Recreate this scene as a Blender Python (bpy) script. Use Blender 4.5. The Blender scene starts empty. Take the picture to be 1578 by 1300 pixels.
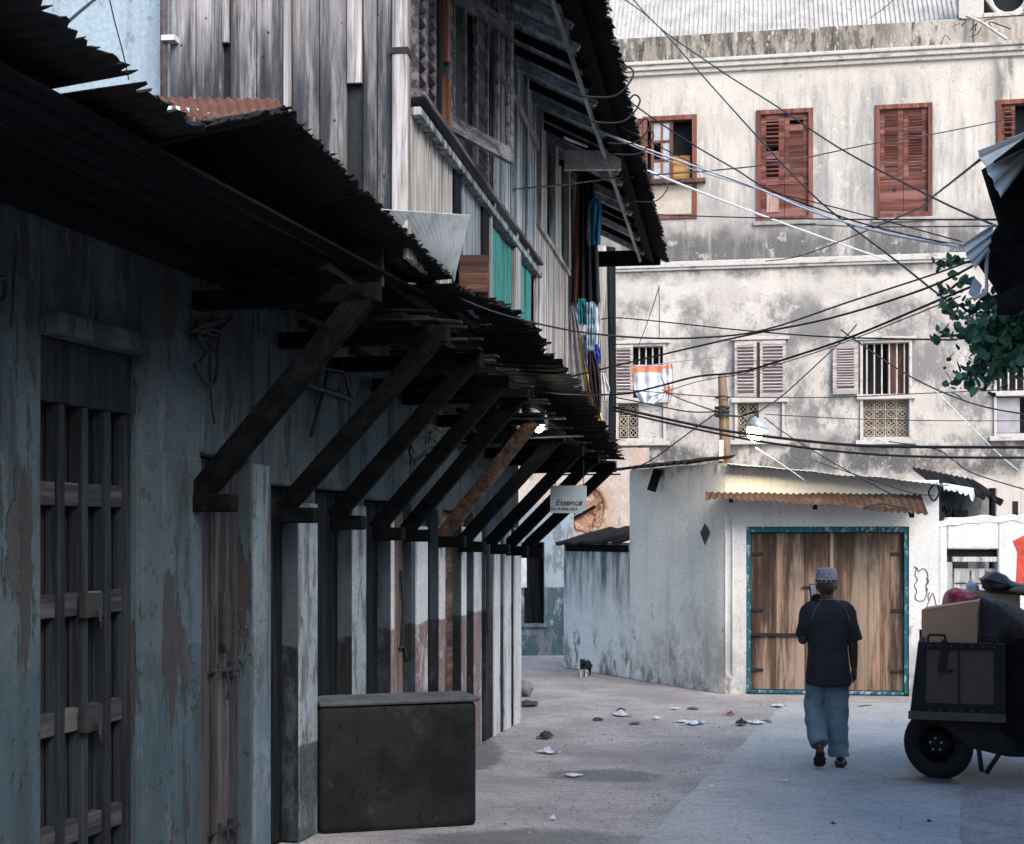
import bpy, bmesh, math, random
from mathutils import Vector, Matrix, noise as mnoise
random.seed(7)
R = random.Random(11)
sc = bpy.context.scene
COL = sc.collection
F = 2192.0; CX = 789.0; HY = 822.0; EYE = 2.0

def P(x, y, Y):
    return Vector(((x-CX)/F*Y, Y, EYE+(HY-y)/F*Y))
def G(x, y, z=0.0):
    Y = (EYE-z)*F/(y-HY)
    return Vector(((x-CX)/F*Y, Y, z))

class Frame:
    """a vertical plane on the ground: origin, direction; local x along it, local y behind it"""
    def __init__(s, ox, oy, tx, ty):
        l = math.hypot(tx, ty); s.o = Vector((ox, oy)); s.t = Vector((tx/l, ty/l)); s.n = Vector((-s.t.y, s.t.x))
        s.rot = math.atan2(s.t.y, s.t.x)
        s.M = Matrix.Translation((ox, oy, 0)) @ Matrix.Rotation(s.rot, 4, 'Z')
    def hit(s, x, y, off=0.0):
        o = s.o + s.n*off; r = (x-CX)/F
        u = (r*o.y-o.x)/(s.t.x-r*s.t.y); Y = o.y+s.t.y*u
        return u, EYE+(HY-y)/F*Y
    def u(s, x, off=0.0): return s.hit(x, 800, off)[0]
    def W(s, u, v, z): return s.M @ Vector((u, v, z))

EM = {}
def tag(o, label=None, cat=None, group=None, kind=None):
    if label: o['label'] = label
    if cat: o['category'] = cat
    if group: o['group'] = group
    if kind: o['kind'] = kind
    return o
def thing(name, label, cat, M=None, group=None):
    o = bpy.data.objects.new(name, None); COL.objects.link(o)
    o.empty_display_size = .2
    if M is None: M = Matrix.Identity(4)
    o.matrix_basis = M; EM[o.name] = M
    return tag(o, label, cat, group)
def TM(v, rz=0): return Matrix.Translation(v) @ Matrix.Rotation(rz, 4, 'Z')

class MB:
    def __init__(s): s.v = []; s.f = []
    def add(s, vs, fs):
        b = len(s.v); s.v += [Vector(v) for v in vs]; s.f += [tuple(i+b for i in f) for f in fs]; return s
    def hexa(s, p):
        return s.add(p, [(0,3,2,1),(4,5,6,7),(0,1,5,4),(1,2,6,5),(2,3,7,6),(3,0,4,7)])
    def box(s, x0, x1, y0, y1, z0, z1, M=None):
        x0,x1 = min(x0,x1),max(x0,x1); y0,y1 = min(y0,y1),max(y0,y1); z0,z1 = min(z0,z1),max(z0,z1)
        p = [Vector(q) for q in ((x0,y0,z0),(x1,y0,z0),(x1,y1,z0),(x0,y1,z0),(x0,y0,z1),(x1,y0,z1),(x1,y1,z1),(x0,y1,z1))]
        if M: p = [M @ q for q in p]
        return s.hexa(p)
    def bar(s, a, b, w, h, up=(0,0,1)):
        a, b = Vector(a), Vector(b); d = (b-a).normalized(); up = Vector(up)
        sd = d.cross(up).normalized(); u = sd.cross(d)
        q = [-sd*w/2-u*h/2, sd*w/2-u*h/2, sd*w/2+u*h/2, -sd*w/2+u*h/2]
        return s.hexa([a+q[0],a+q[1],b+q[1],b+q[0],a+q[3],a+q[2],b+q[2],b+q[3]])
    def tube(s, pts, r, n=8, cap=True, sq=None):
        pts = [Vector(p) for p in pts]; m = len(pts)
        rs = r if isinstance(r, (list, tuple)) else [r]*m
        d0 = (pts[1]-pts[0]).normalized()
        a = Vector((0,0,1)) if abs(d0.z) < .9 else Vector((0,1,0))
        nx = d0.cross(a).normalized(); vs = []; fs = []
        for i in range(m):
            d = (pts[min(i+1,m-1)]-pts[max(i-1,0)]).normalized()
            nx = (nx-d*nx.dot(d)).normalized(); ny = d.cross(nx)
            ra, rb = rs[i] if isinstance(rs[i], (list, tuple)) else (rs[i], rs[i])
            for k in range(n):
                t = 2*math.pi*k/n; vs.append(pts[i]+nx*ra*math.cos(t)+ny*rb*math.sin(t))
        for i in range(m-1):
            for k in range(n):
                fs.append((i*n+k, i*n+(k+1)%n, (i+1)*n+(k+1)%n, (i+1)*n+k))
        if cap: fs += [tuple(range(n-1,-1,-1)), tuple((m-1)*n+k for k in range(n))]
        return s.add(vs, fs)
    def loft(s, rings, cap=True):
        n = len(rings[0]); vs = [v for r in rings for v in r]; fs = []
        for i in range(len(rings)-1):
            for k in range(n):
                fs.append((i*n+k, i*n+(k+1)%n, (i+1)*n+(k+1)%n, (i+1)*n+k))
        if cap: fs += [tuple(range(n-1,-1,-1)), tuple((len(rings)-1)*n+k for k in range(n))]
        return s.add(vs, fs)
    def ell(s, c, rx, ry, rz, n=14, m=9, M=None):
        rings = []
        for i in range(m+1):
            t = -math.pi/2+math.pi*(i+.02)/(m+.04)
            rings.append([Vector((rx*math.cos(t)*math.cos(2*math.pi*k/n), ry*math.cos(t)*math.sin(2*math.pi*k/n), rz*math.sin(t))) for k in range(n)])
        rings = [[(M @ v if M else v)+Vector(c) for v in r] for r in rings]
        return s.loft(rings)
    def prism(s, poly, vec):
        n = len(poly); vec = Vector(vec); p = [Vector(q) for q in poly]
        return s.add(p+[q+vec for q in p], [tuple(range(n-1,-1,-1)), tuple(range(n,2*n))]+[(i,(i+1)%n,n+(i+1)%n,n+i) for i in range(n)])
    def grid(s, fn, nu, nv):
        vs = [fn(i/nu, j/nv) for j in range(nv+1) for i in range(nu+1)]
        fs = [(j*(nu+1)+i, j*(nu+1)+i+1, (j+1)*(nu+1)+i+1, (j+1)*(nu+1)+i) for j in range(nv) for i in range(nu)]
        return s.add(vs, fs)
    def jitter(s, a, sc_=3.0, seed=0):
        for v in s.v:
            n = mnoise.noise_vector(v*sc_+Vector((seed,seed*1.7,0))); v += n*a
        return s
    def xf(s, M):
        s.v = [M @ v for v in s.v]; return s
    def build(s, name, mat, parent=None, W=False, smooth=False, bevel=0, solid=0, remesh=0, sub=0, smit=0):
        vs = s.v; off = None
        if parent is not None and W:
            I = root_m(parent).inverted(); vs = [I @ v for v in vs]
        if parent is None:
            lo = Vector((min(v.x for v in vs), min(v.y for v in vs), min(v.z for v in vs))); hi = Vector((max(v.x for v in vs), max(v.y for v in vs), 0))
            off = Vector(((lo.x+hi.x)/2, (lo.y+hi.y)/2, lo.z)); vs = [v-off for v in vs]
        me = bpy.data.meshes.new(name); me.from_pydata([tuple(v) for v in vs], [], s.f); me.update()
        bm = bmesh.new(); bm.from_mesh(me); bmesh.ops.recalc_face_normals(bm, faces=bm.faces); bm.to_mesh(me); bm.free()
        if smooth:
            for p in me.polygons: p.use_smooth = True
        for m in (mat if isinstance(mat, (list, tuple)) else [mat]): me.materials.append(m)
        o = bpy.data.objects.new(name, me); COL.objects.link(o)
        if parent is not None: o.parent = parent
        else:
            o.location = off; EM[o.name] = Matrix.Translation(off)
        if solid:
            m = o.modifiers.new('solid', 'SOLIDIFY'); m.thickness = solid; m.offset = 0
        if remesh:
            m = o.modifiers.new('remesh', 'REMESH'); m.mode = 'VOXEL'; m.voxel_size = remesh; m.use_smooth_shade = True
        if smit:
            m = o.modifiers.new('smooth', 'SMOOTH'); m.iterations = smit; m.factor = .5
        if sub:
            m = o.modifiers.new('sub', 'SUBSURF'); m.levels = sub; m.render_levels = sub
        if bevel:
            m = o.modifiers.new('bevel', 'BEVEL'); m.width = bevel; m.segments = 2; m.limit_method = 'ANGLE'; m.angle_limit = .6; m.harden_normals = False
        return o
def root_m(o):
    while o.parent is not None: o = o.parent
    return EM[o.name]

def corrug(o, du, dv, pitch, amp, jag=0.0, nv=6, sag=0.0, seed=0, wob=0.0):
    """corrugated sheet: ridges run along dv, waves repeat along du"""
    du, dv, o = Vector(du), Vector(dv), Vector(o); L = du.length; nn = du.cross(dv).normalized()
    nu = max(8, int(L/pitch*6)); rr = random.Random(seed)
    je = [rr.uniform(-1, 1)*jag for _ in range(nu+1)]
    def fn(a, b):
        i = int(round(a*nu)); p = o+du*a+dv*b
        if b > .99: p = p+dv.normalized()*je[i]
        w = mnoise.noise(Vector((a*L*1.2+seed, b*2, seed*.7)))*wob
        return p+nn*(amp*math.cos(2*math.pi*a*L/pitch)+w-sag*4*b*(1-b))
    return MB().grid(fn, nu, nv)

# ---------------------------------------------------------------- materials
class NT:
    def __init__(s, name):
        s.m = bpy.data.materials.new(name); s.m.use_nodes = True; s.t = s.m.node_tree; s.b = s.t.nodes['Principled BSDF']
        s.co = None
    def nd(s, k, **kw):
        n = s.t.nodes.new(k)
        for a, v in kw.items(): setattr(n, a, v)
        return n
    def ln(s, a, b): s.t.links.new(a, b)
    def inp(s, n, i, v):
        if v is None: return
        if isinstance(v, bpy.types.NodeSocket): s.ln(v, n.inputs[i])
        else: n.inputs[i].default_value = v
    def obj(s):
        if s.co is None: s.co = s.nd('ShaderNodeTexCoord').outputs['Object']
        return s.co
    def map(s, sc_=(1,1,1), loc=(0,0,0), v=None):
        n = s.nd('ShaderNodeMapping'); s.ln(v or s.obj(), n.inputs[0]); n.inputs['Scale'].default_value = sc_; n.inputs['Location'].default_value = loc
        return n.outputs[0]
    def noise(s, v, scale=1.0, det=6.0, rough=.6, dist=0.0):
        n = s.nd('ShaderNodeTexNoise'); s.ln(v, n.inputs['Vector']); n.inputs['Scale'].default_value = scale
        n.inputs['Detail'].default_value = det; n.inputs['Roughness'].default_value = rough; n.inputs['Distortion'].default_value = dist
        return n.outputs['Fac']
    def vor(s, v, scale=1.0, feat='F1'):
        n = s.nd('ShaderNodeTexVoronoi', feature=feat); s.ln(v, n.inputs['Vector']); n.inputs['Scale'].default_value = scale
        return n.outputs['Distance']
    def mr(s, v, a, b, c=0.0, d=1.0, smooth=True):
        n = s.nd('ShaderNodeMapRange', interpolation_type='SMOOTHSTEP' if smooth else 'LINEAR')
        s.inp(n, 0, v); s.inp(n, 1, a); s.inp(n, 2, b); s.inp(n, 3, c); s.inp(n, 4, d)
        return n.outputs[0]
    def math(s, op, a, b=None):
        n = s.nd('ShaderNodeMath', operation=op); s.inp(n, 0, a); s.inp(n, 1, b); return n.outputs[0]
    def mix(s, f, a, b, mode='MIX'):
        n = s.nd('ShaderNodeMix', data_type='RGBA', blend_type=mode)
        s.inp(n, 0, f); s.inp(n, 6, c4(a)); s.inp(n, 7, c4(b)); return n.outputs[2]
    def sep(s, v=None):
        n = s.nd('ShaderNodeSeparateXYZ'); s.ln(v or s.obj(), n.inputs[0]); return n.outputs
    def isl(s): return s.nd('ShaderNodeNewGeometry').outputs['Random Per Island']
    def bump(s, h, st=.3, dist=.02):
        n = s.nd('ShaderNodeBump'); n.inputs['Strength'].default_value = st; n.inputs['Distance'].default_value = dist; s.ln(h, n.inputs['Height'])
        s.ln(n.outputs[0], s.b.inputs['Normal'])
    def out(s, col, rough=.85, metal=0.0, spec=.3):
        s.inp(s.b, 'Base Color', c4(col)); s.inp(s.b, 'Roughness', rough); s.inp(s.b, 'Metallic', metal)
        s.b.inputs['Specular IOR Level'].default_value = spec
        return s.m
def c4(c):
    if isinstance(c, (tuple, list)) and len(c) == 3: return (c[0], c[1], c[2], 1)
    return c
def sh(c, k): return tuple(max(0, min(1, v*k)) for v in c)
def zband(n, z, q):
    a = n.mr(z, q[0], q[1]); b = n.mr(z, q[2], q[3]); return n.math('MULTIPLY', a, n.math('SUBTRACT', 1.0, b))

def plaster(name, base, var=.12, stains=(), low=None, bump=.35, rough=.92, seed=0.0, tint=None, chips=.55):
    n = NT(name); lo = (seed*3.1, seed*1.3, seed)
    big = n.noise(n.map((1,1,1), lo), 1.1, 10, .62); fine = n.noise(n.map((1,1,1), lo), 38, 4, .7)
    streak = n.noise(n.map((7,7,.55), lo), 1.0, 7, .65)
    col = n.mix(n.mr(big, .3, .7), sh(base, 1-var), sh(base, 1+var))
    if tint: col = n.mix(n.mr(n.noise(n.map((1,1,1), (9+seed,2,5)), .7, 6), .45, .7), col, tint)
    col = n.mix(n.mr(streak, .5, .78, 0, .55), col, sh(base, .55))
    zz = n.sep()[2]; z = n.math('ADD', zz, n.mr(n.noise(n.map((2,2,2), lo), 1.5, 6), .2, .8, -.22, .22, False))
    if low:
        e = n.math('ADD', zz, n.mr(n.noise(n.map((1,1,1), lo), 6, 5), .2, .8, -.03, .03, False))
        wear = n.mr(n.noise(n.map((5,5,2.2), lo), 1.2, 8, .7), .36, .5, .25, 1.0)
        f = n.math('MULTIPLY', n.mr(e, low[0]-.012, low[0]+.012, 1, 0), wear)
        col = n.mix(f, col, n.mix(n.mr(streak, .35, .7), low[1], sh(low[1], .6)))
    hts = n.math('ADD', n.math('MULTIPLY', big, .6), n.math('MULTIPLY', fine, .25))
    for i, s in enumerate(stains):
        nz = n.noise(n.map(s.get('s', (3,3,.8)), (seed+i*7.3, i*3.1, seed*2+i)), 1.0, s.get('det', 6), s.get('r', .68))
        f = n.mr(nz, s.get('lo', .48), s.get('hi', .62), 0, s.get('a', .8))
        if 'z' in s: f = n.math('MULTIPLY', f, zband(n, z, s['z']))
        if 'x' in s: f = n.math('MULTIPLY', f, zband(n, n.sep()[0], s['x']))
        col = n.mix(f, col, s['c'])
        if s.get('peel'): hts = n.math('SUBTRACT', hts, n.math('MULTIPLY', f, 1.2))
    chip = n.noise(n.map((1,1,.7), (seed+4,2,seed)), 13, 6, .72)
    col = n.mix(n.mr(chip, .60, .64, 0, chips), col, sh(base, .4))
    col = n.mix(n.mr(n.noise(n.map((1,1,.6), (2,seed,6)), 6, 7, .74), .62, .66, 0, chips*.7), col, tuple(min(.85, q*1.45) for q in base))
    col = n.mix(n.mr(fine, .35, .7, 0, .45), col, sh(base, .5))
    hts = n.math('SUBTRACT', hts, n.math('MULTIPLY', n.mr(chip, .60, .64), .5))
    n.bump(hts, bump, .02)
    return n.out(col, rough, spec=.2)

def wood(name, dark, light, axis=2, grain=14, stains=(), var=.35, rough=.8, wear=None, bump=.4, spec=.25, nails=0):
    n = NT(name); sc_ = [grain]*3; sc_[axis] = grain*.05; fs = [grain*5]*3; fs[axis] = grain*.2
    isl = n.isl(); cmb = n.nd('ShaderNodeCombineXYZ'); n.inp(cmb, 0, n.math('MULTIPLY', isl, 37)); n.inp(cmb, 1, n.math('MULTIPLY', isl, 19)); n.inp(cmb, 2, n.math('MULTIPLY', isl, 53))
    va = n.nd('ShaderNodeVectorMath', operation='ADD'); n.ln(n.obj(), va.inputs[0]); n.ln(cmb.outputs[0], va.inputs[1]); v = va.outputs[0]
    g1 = n.noise(n.map(sc_, v=v), 1, 8, .65, .6); g2 = n.noise(n.map(fs, v=v), 1, 3, .6); big = n.noise(n.map((1.2,1.2,1.2), v=v), 1, 6)
    col = n.mix(n.mr(g1, .38, .62), dark, light)
    g3 = n.noise(n.map(tuple(q*.6 for q in sc_), (4,7,2), v=v), 1, 9, .75)
    col = n.mix(n.mr(g3, .56, .63, 0, .7), col, sh(dark, .45))
    col = n.mix(n.mr(g2, .47, .66, 0, .6), col, sh(dark, .45))
    if wear: col = n.mix(n.mr(n.noise(n.map(tuple(q*.5 for q in sc_), v=v), 1, 7, .7), .5, .6, 0, .9), col, wear)
    k = n.mr(isl, 0, 1, 1-var, 1+var*.5, False); cv = n.nd('ShaderNodeCombineColor'); [n.inp(cv, i, k) for i in range(3)]
    col = n.mix(1.0, col, cv.outputs[0], 'MULTIPLY')
    z = n.sep()[2]
    for i, s in enumerate(stains):
        nz = n.noise(n.map(s.get('s', (6,6,.9)), (i*7.3, i*3.1, i)), 1.0, 8, .68); f = n.mr(nz, s.get('lo', .45), s.get('hi', .62), 0, s.get('a', .8))
        if 'z' in s: f = n.math('MULTIPLY', f, zband(n, n.math('ADD', z, n.mr(nz, .2, .8, -.4, .4, False)), s['z']))
        col = n.mix(f, col, s['c'])
    col = n.mix(n.mr(big, .55, .75, 0, .45), col, sh(dark, .7))
    if nails:
        nv = n.vor(n.map((1,1,1), (.3,.7,.2)), nails); col = n.mix(n.mr(nv, .10, .05, 0, .85), col, (.012,.012,.014))
    n.bump(n.math('ADD', g1, n.math('MULTIPLY', g2, .5)), bump, .01)
    return n.out(col, rough, spec=spec)

def metal(name, base, rust=(.16,.06,.03), amount=.5, rough=.55, met=.3, seed=0):
    n = NT(name); a = n.noise(n.map((1,1,1), (seed,seed*2,1)), 2.2, 9, .68); b = n.noise(n.map((1,1,1), (seed,5,1)), 14, 5, .6); st = n.noise(n.map((9,9,1.1), (seed,3,2)), 1, 6, .6)
    col = n.mix(n.mr(a, .3, .7), sh(base, .75), sh(base, 1.2))
    col = n.mix(n.mr(st, .52, .7, 0, .5), col, sh(base, .45))
    f = n.mr(n.math('ADD', n.math('MULTIPLY', a, .7), n.math('MULTIPLY', b, .3)), .62-amount*.35, .72-amount*.3)
    col = n.mix(f, col, n.mix(b, rust, sh(rust, .45)))
    n.bump(b, .25, .006)
    return n.out(col, n.mr(f, 0, 1, rough, .9, False), met*.5, spec=.35)

def cloth(name, cols, axis=0, freq=12, rough=.95, plain=False):
    n = NT(name); x = n.sep()[axis]
    if plain: col = n.mix(n.mr(n.noise(n.map((1,1,1)), 6, 6), .3, .7), sh(cols[0], .8), sh(cols[0], 1.15))
    else:
        r = n.nd('ShaderNodeValToRGB'); r.color_ramp.interpolation = 'CONSTANT'
        while len(r.color_ramp.elements) < len(cols): r.color_ramp.elements.new(.5)
        for i, c in enumerate(cols): r.color_ramp.elements[i].position = i/len(cols); r.color_ramp.elements[i].color = c4(c)
        n.ln(n.math('FRACT', n.math('MULTIPLY', x, freq)), r.inputs[0]); col = n.mix(n.mr(n.noise(n.map((1,1,1)), 7, 5), .3, .7, 0, .4), r.outputs[0], sh(cols[0], .7))
    w = n.noise(n.map((1,1,1)), 160, 2, .5); big = n.noise(n.map((1,1,1)), 9, 5)
    n.bump(n.math('ADD', n.math('MULTIPLY', w, .3), big), .3, .01)
    return n.out(col, rough, spec=.15)

def flat(name, c, rough=.7, var=.15, scale=9, spec=.3, metal_=0.0, bump=.15):
    n = NT(name); a = n.noise(n.map((1,1,1)), scale, 7, .65)
    n.bump(a, bump, .008)
    return n.out(n.mix(n.mr(a, .3, .7), sh(c, 1-var), sh(c, 1+var)), rough, metal_, spec)
# ================================================================ ground
def ground_mat(name, a, b, wet=None, slab=False):
    n = NT(name); v = n.map((1,1,1)); big = n.noise(v, .9, 9, .65); mid = n.noise(n.map((1,2.2,1)), 5, 8, .68); fine = n.noise(v, 32, 6, .8)
    col = n.mix(n.mr(big, .35, .66), a, b)
    col = n.mix(n.mr(mid, .5, .66, 0, .6 if not slab else .35), col, sh(a, .45))
    col = n.mix(n.mr(fine, .5, .62, 0, .85 if not slab else .55), col, sh(a, .3))
    peb = n.vor(n.map((1,1,1), (3,1,0)), 26)
    if not slab: col = n.mix(n.mr(peb, .12, .05, 0, .5), col, (.42,.37,.36))
    cr = n.vor(n.map((.55,.8,1), (.3,.1,0)), 1.3, 'DISTANCE_TO_EDGE')
    if slab: col = n.mix(n.mr(n.math('ADD', cr, n.math('MULTIPLY', mid, .05)), .022, .034, .45, 0), col, sh(a, .35))
    rough = .92
    if wet:
        x, y, _ = n.sep(n.nd('ShaderNodeNewGeometry').outputs['Position']); e = None
        for (cx, cy, rx, ry) in wet:
            dx = n.math('DIVIDE', n.math('SUBTRACT', x, cx), rx); dy = n.math('DIVIDE', n.math('SUBTRACT', y, cy), ry)
            q = n.math('ADD', n.math('ADD', n.math('MULTIPLY', dx, dx), n.math('MULTIPLY', dy, dy)), n.mr(n.noise(v, 5, 7, .7), .2, .8, -.75, .75, False))
            f = n.mr(q, .5, 1.25, .62, 0)
            col = n.mix(f, col, (.045,.055,.062)); e = f if e is None else n.math('MAXIMUM', e, f)
        rough = n.mr(e, 0, .8, .92, .42, False)
    n.bump(n.math('ADD', n.math('ADD', n.math('MULTIPLY', fine, .5), mid), n.math('MULTIPLY', n.mr(peb, .15, .02), .3 if not slab else 0)), .55 if not slab else .3, .04)
    return n.out(col, rough, spec=.25)
M_GROUND = ground_mat('dirt_ground', (.44,.415,.42), (.27,.258,.268), [(.76,11.75,.5,.34), (-.3,12.9,.22,1.0), (.1,9.3,.8,.35)])
M_SLAB = ground_mat('worn_concrete', (.43,.44,.45), (.33,.345,.355), [(3.75,11.5,.7,.25)], True)  # dark smoother patch on the slab under the cart
def gfn(a, b):
    x, y = -70+140*a, -30+160*b
    return Vector((x, y, 0))
tag(MB().grid(gfn, 40, 40).build('ground', M_GROUND), kind='structure')
# cast concrete carriageway strip: irregular left edge
def lane():
    m = MB(); L = []; Rr = []
    e0, e1 = Vector((.82,9.17)), Vector((3.1,16.36)); d = (e1-e0)/(16.36-9.17)
    ys = [1+i*.12 for i in range(int((16.75-1)/.12)+1)]
    for y in ys:
        p = e0+d*(y-9.17); k = mnoise.noise(Vector((y*1.3,2.2,0)))*.03+mnoise.noise(Vector((y*6,5,0)))*.02+mnoise.noise(Vector((y*17,5,0)))*.012
        L.append(Vector((p.x+k, y, .006))); Rr.append(Vector((p.x+2.07+.03*mnoise.noise(Vector((y*3,9,0))), y, .006)))
    vs = L+Rr; n = len(L)
    m.add(vs, [(i, n+i, n+i+1, i+1) for i in range(n-1)])
    return m
tag(lane().build('concrete_road', M_SLAB, solid=.01), kind='structure')
# rough dirt ramp at the foot of the shed door
M_SAND = ground_mat('sandy_sill', (.40,.33,.25), (.30,.25,.20), None, True)

# ================================================================ left row of shops
FS = Frame(-2.435, 5, .25, 1.0)
M_SHOP = plaster('limewash_blue_dimmed', (.074,.103,.122), .16, [  # base darker than the paint itself, foreground dimness put into the colour
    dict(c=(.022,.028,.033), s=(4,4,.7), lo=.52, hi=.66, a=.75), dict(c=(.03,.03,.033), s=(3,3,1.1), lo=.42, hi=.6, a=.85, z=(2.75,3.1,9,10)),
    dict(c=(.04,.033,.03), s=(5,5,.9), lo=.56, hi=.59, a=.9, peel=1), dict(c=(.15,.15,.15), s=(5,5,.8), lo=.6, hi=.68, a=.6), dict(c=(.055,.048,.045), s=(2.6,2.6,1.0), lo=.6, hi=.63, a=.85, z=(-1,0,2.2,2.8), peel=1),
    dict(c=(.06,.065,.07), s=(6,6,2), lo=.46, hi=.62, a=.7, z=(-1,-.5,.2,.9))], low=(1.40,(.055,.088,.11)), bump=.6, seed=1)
M_SHOP2 = plaster('limewash_white', (.62,.62,.63), .1, [
    dict(c=(.2,.2,.21), s=(8,8,.7), lo=.55, hi=.7, a=.7), dict(c=(.08,.08,.09), s=(9,9,1.5), lo=.56, hi=.66, a=.8)], bump=.4, seed=2)
M_PINK = plaster('limewash_pink_dado', (.62,.62,.64), .08, [dict(c=(.16,.14,.14), s=(8,8,1), lo=.57, hi=.68, a=.7)], low=(1.27,(.235,.15,.135)), seed=3)
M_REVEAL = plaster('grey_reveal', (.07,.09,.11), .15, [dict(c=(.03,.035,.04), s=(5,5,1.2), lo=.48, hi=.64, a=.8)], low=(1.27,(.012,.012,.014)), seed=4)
M_DADO = plaster('limewash_dark_base', (.30,.345,.375), .15, [dict(c=(.09,.09,.10), s=(6,6,1.5), lo=.5, hi=.62, a=.85), dict(c=(.14,.10,.09), s=(7,7,2), lo=.56, hi=.6, a=.9, peel=1)], low=(.62,(.05,.075,.09)), bump=.6, seed=5)
M_POSTL = plaster('pale_chipped_limewash', (.17,.215,.245), .18, [dict(c=(.06,.07,.08), s=(7,7,.8), lo=.52, hi=.62, a=.8), dict(c=(.10,.09,.09), s=(6,6,1.6), lo=.58, hi=.6, a=.9, peel=1)], low=(1.40,(.13,.18,.215)), bump=.6, seed=15)
M_BLACKWOOD = wood('black_timber', (.004,.005,.006), (.011,.012,.0135), 0, 10, var=.5, spec=.05)  # near-black timber with faint grain
M_BLACKWOOD_Z = wood('black_boards', (.006,.007,.009), (.018,.022,.026), 2, 12, var=.5, spec=.08)  # near-black boards, also used to fill dark doorways
M_GATE = wood('dark_painted_boards', (.008,.011,.014), (.025,.031,.038), 2, 12, var=.4)
M_RAIL = wood('worn_gate_rail', (.02,.021,.025), (.06,.06,.066), 0, 12, var=.3, wear=(.10,.095,.095))
M_OLDDOOR = wood('grey_weathered_door', (.025,.024,.028), (.10,.093,.105), 2, 14, var=.3, wear=(.06,.052,.054))
M_BROWNDOOR = wood('worn_brown_door', (.12,.075,.06), (.33,.24,.20), 2, 12, var=.25, wear=(.2,.17,.16))
M_RED_TIMBER = wood('brown_timber', (.06,.035,.025), (.20,.125,.09), 0, 10, var=.3)
M_TIN_DARK = metal('black_tin', (.008,.009,.010), (.010,.007,.006), .55, .8, .1)  # near-black sheet metal
M_TIN = metal('grey_tin', (.42,.46,.49), (.2,.13,.1), .15, .6, .2, seed=3)
M_TIN_PALE = metal('pale_tin', (.60,.64,.67), (.3,.27,.25), .1, .6, .1, seed=5)
M_TIN_RUST = metal('rusty_tin', (.22,.13,.11), (.17,.065,.04), .75, .85, .1, seed=7)
M_IRON = flat('black_iron', (.02,.02,.022), .6, .3, 20)
M_CABLE = flat('black_cable', (.018,.02,.024), .6, .2, 20)
M_CABLE_W = flat('white_cable', (.62,.66,.74), .5, .1, 20)
M_PAPER = flat('notice_paper', (.5,.52,.52), .9, .1, 20)

def opening_wall(m, u0, u1, heads, top, y0=0.0, y1=.34):
    """heads: list of (ua,ub,zhead). piers are separate; this is the wall above and the plain runs"""
    last = u0
    for a, b, h in heads:
        if a-last > .002: m.box(last, a, y0, y1, 0, top)
        m.box(a, b, y0, y1, h, top); last = b
    if u1-last > .002: m.box(last, u1, y0, y1, 0, top)
U = FS.u
def rough_wall(m, name, mat, parent, amt=.012):
    return m.build(name, mat, parent, bevel=.018)

near = thing('shop_building', 'old limewashed shop row in the left foreground with barred dark gate and sagging awning', 'building', FS.M)
far_ = thing('shop_building', 'white shop bays with pinkish brown dado at the far end of the left row', 'building', FS.M)
uA, uM, uE = U(-420), U(633), U(800)
ops = [(U(65),U(215),2.90), (U(310),U(389),2.44), (U(415),U(457),2.3), (U(487),U(540),2.3), (U(562),U(600),2.25), (U(606),U(633),2.25)]
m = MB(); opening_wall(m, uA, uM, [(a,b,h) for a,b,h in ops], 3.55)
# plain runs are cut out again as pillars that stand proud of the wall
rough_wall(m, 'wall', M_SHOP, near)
# pillars: slightly proud jamb piers
for (x0, x1, mt, w) in ((216,309,M_SHOP,0),(389.6,414.6,M_POSTL,.02),(457.5,486.5,M_DADO,.03),(540.5,561.5,M_DADO,.03),(600.5,605.5,M_PINK,.02)):
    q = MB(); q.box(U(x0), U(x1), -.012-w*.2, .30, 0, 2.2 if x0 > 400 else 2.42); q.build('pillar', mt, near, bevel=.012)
# stone lintel over gate
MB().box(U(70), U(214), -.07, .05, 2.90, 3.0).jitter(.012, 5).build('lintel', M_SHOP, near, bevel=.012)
# recess backs
def door(parent, name, a, b, h, y, mat, npl, leaf=.035, z0=.03):
    q = MB(); w = (b-a)/npl; rr = random.Random(int(a*100))
    for i in range(npl):
        q.box(a+i*w+.004, a+(i+1)*w-.004, y+rr.uniform(0,.008), y+leaf, z0, h)
    return q.build(name, mat, parent, bevel=.004)
# gate with battens and rails
ga, gb = U(66), U(214)
gate = door(near, 'gate', ga, gb, 2.60, .12, M_GATE, 8)
q = MB()
for t in (0.02, .265, .5, .745, .97):
    c = ga+(gb-ga)*t; q.box(c-.028, c+.028, .045, .119, .02, 2.60)
q.build('batten', M_GATE, gate, bevel=.006)
for z in (.60, 1.125, 1.67, 2.19):
    q = MB()
    for t0, t1 in ((.055,.232),(.298,.467),(.533,.712),(.778,.938)):
        q.box(ga+(gb-ga)*t0, ga+(gb-ga)*t1, .062, .119, z-.06, z+.05)
    q.build('rail', M_RAIL, gate, bevel=.006)
for z in (1.125, 1.67):
    q = MB(); q.box(ga+(gb-ga)*.43, ga+(gb-ga)*.62, .01, .044, z-.07, z+.045); q.tube([(ga+(gb-ga)*.55,.0,z-.03),(ga+(gb-ga)*.55,-.01,z-.09),(ga+(gb-ga)*.57,.0,z-.12)], .009)
    q.build('lock', M_IRON, gate, bevel=.006)
MB().box(ga, gb, .04, .14, 2.602, 2.899).build('transom', M_GATE, near, bevel=.01)
u_, z_ = FS.hit(116, 667, .118); q = MB(); q.box(u_-.022, u_+.022, .114, .119, z_-.055, z_+.05); pn = q.build('notice', M_PAPER, gate)
q = MB()
for i in range(6): q.box(u_-.014, u_+.014-.006*(i%3), .1105, .1135, z_+.036-.014*i, z_+.041-.014*i)
q.build('print', M_IRON, pn) if False else None
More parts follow.
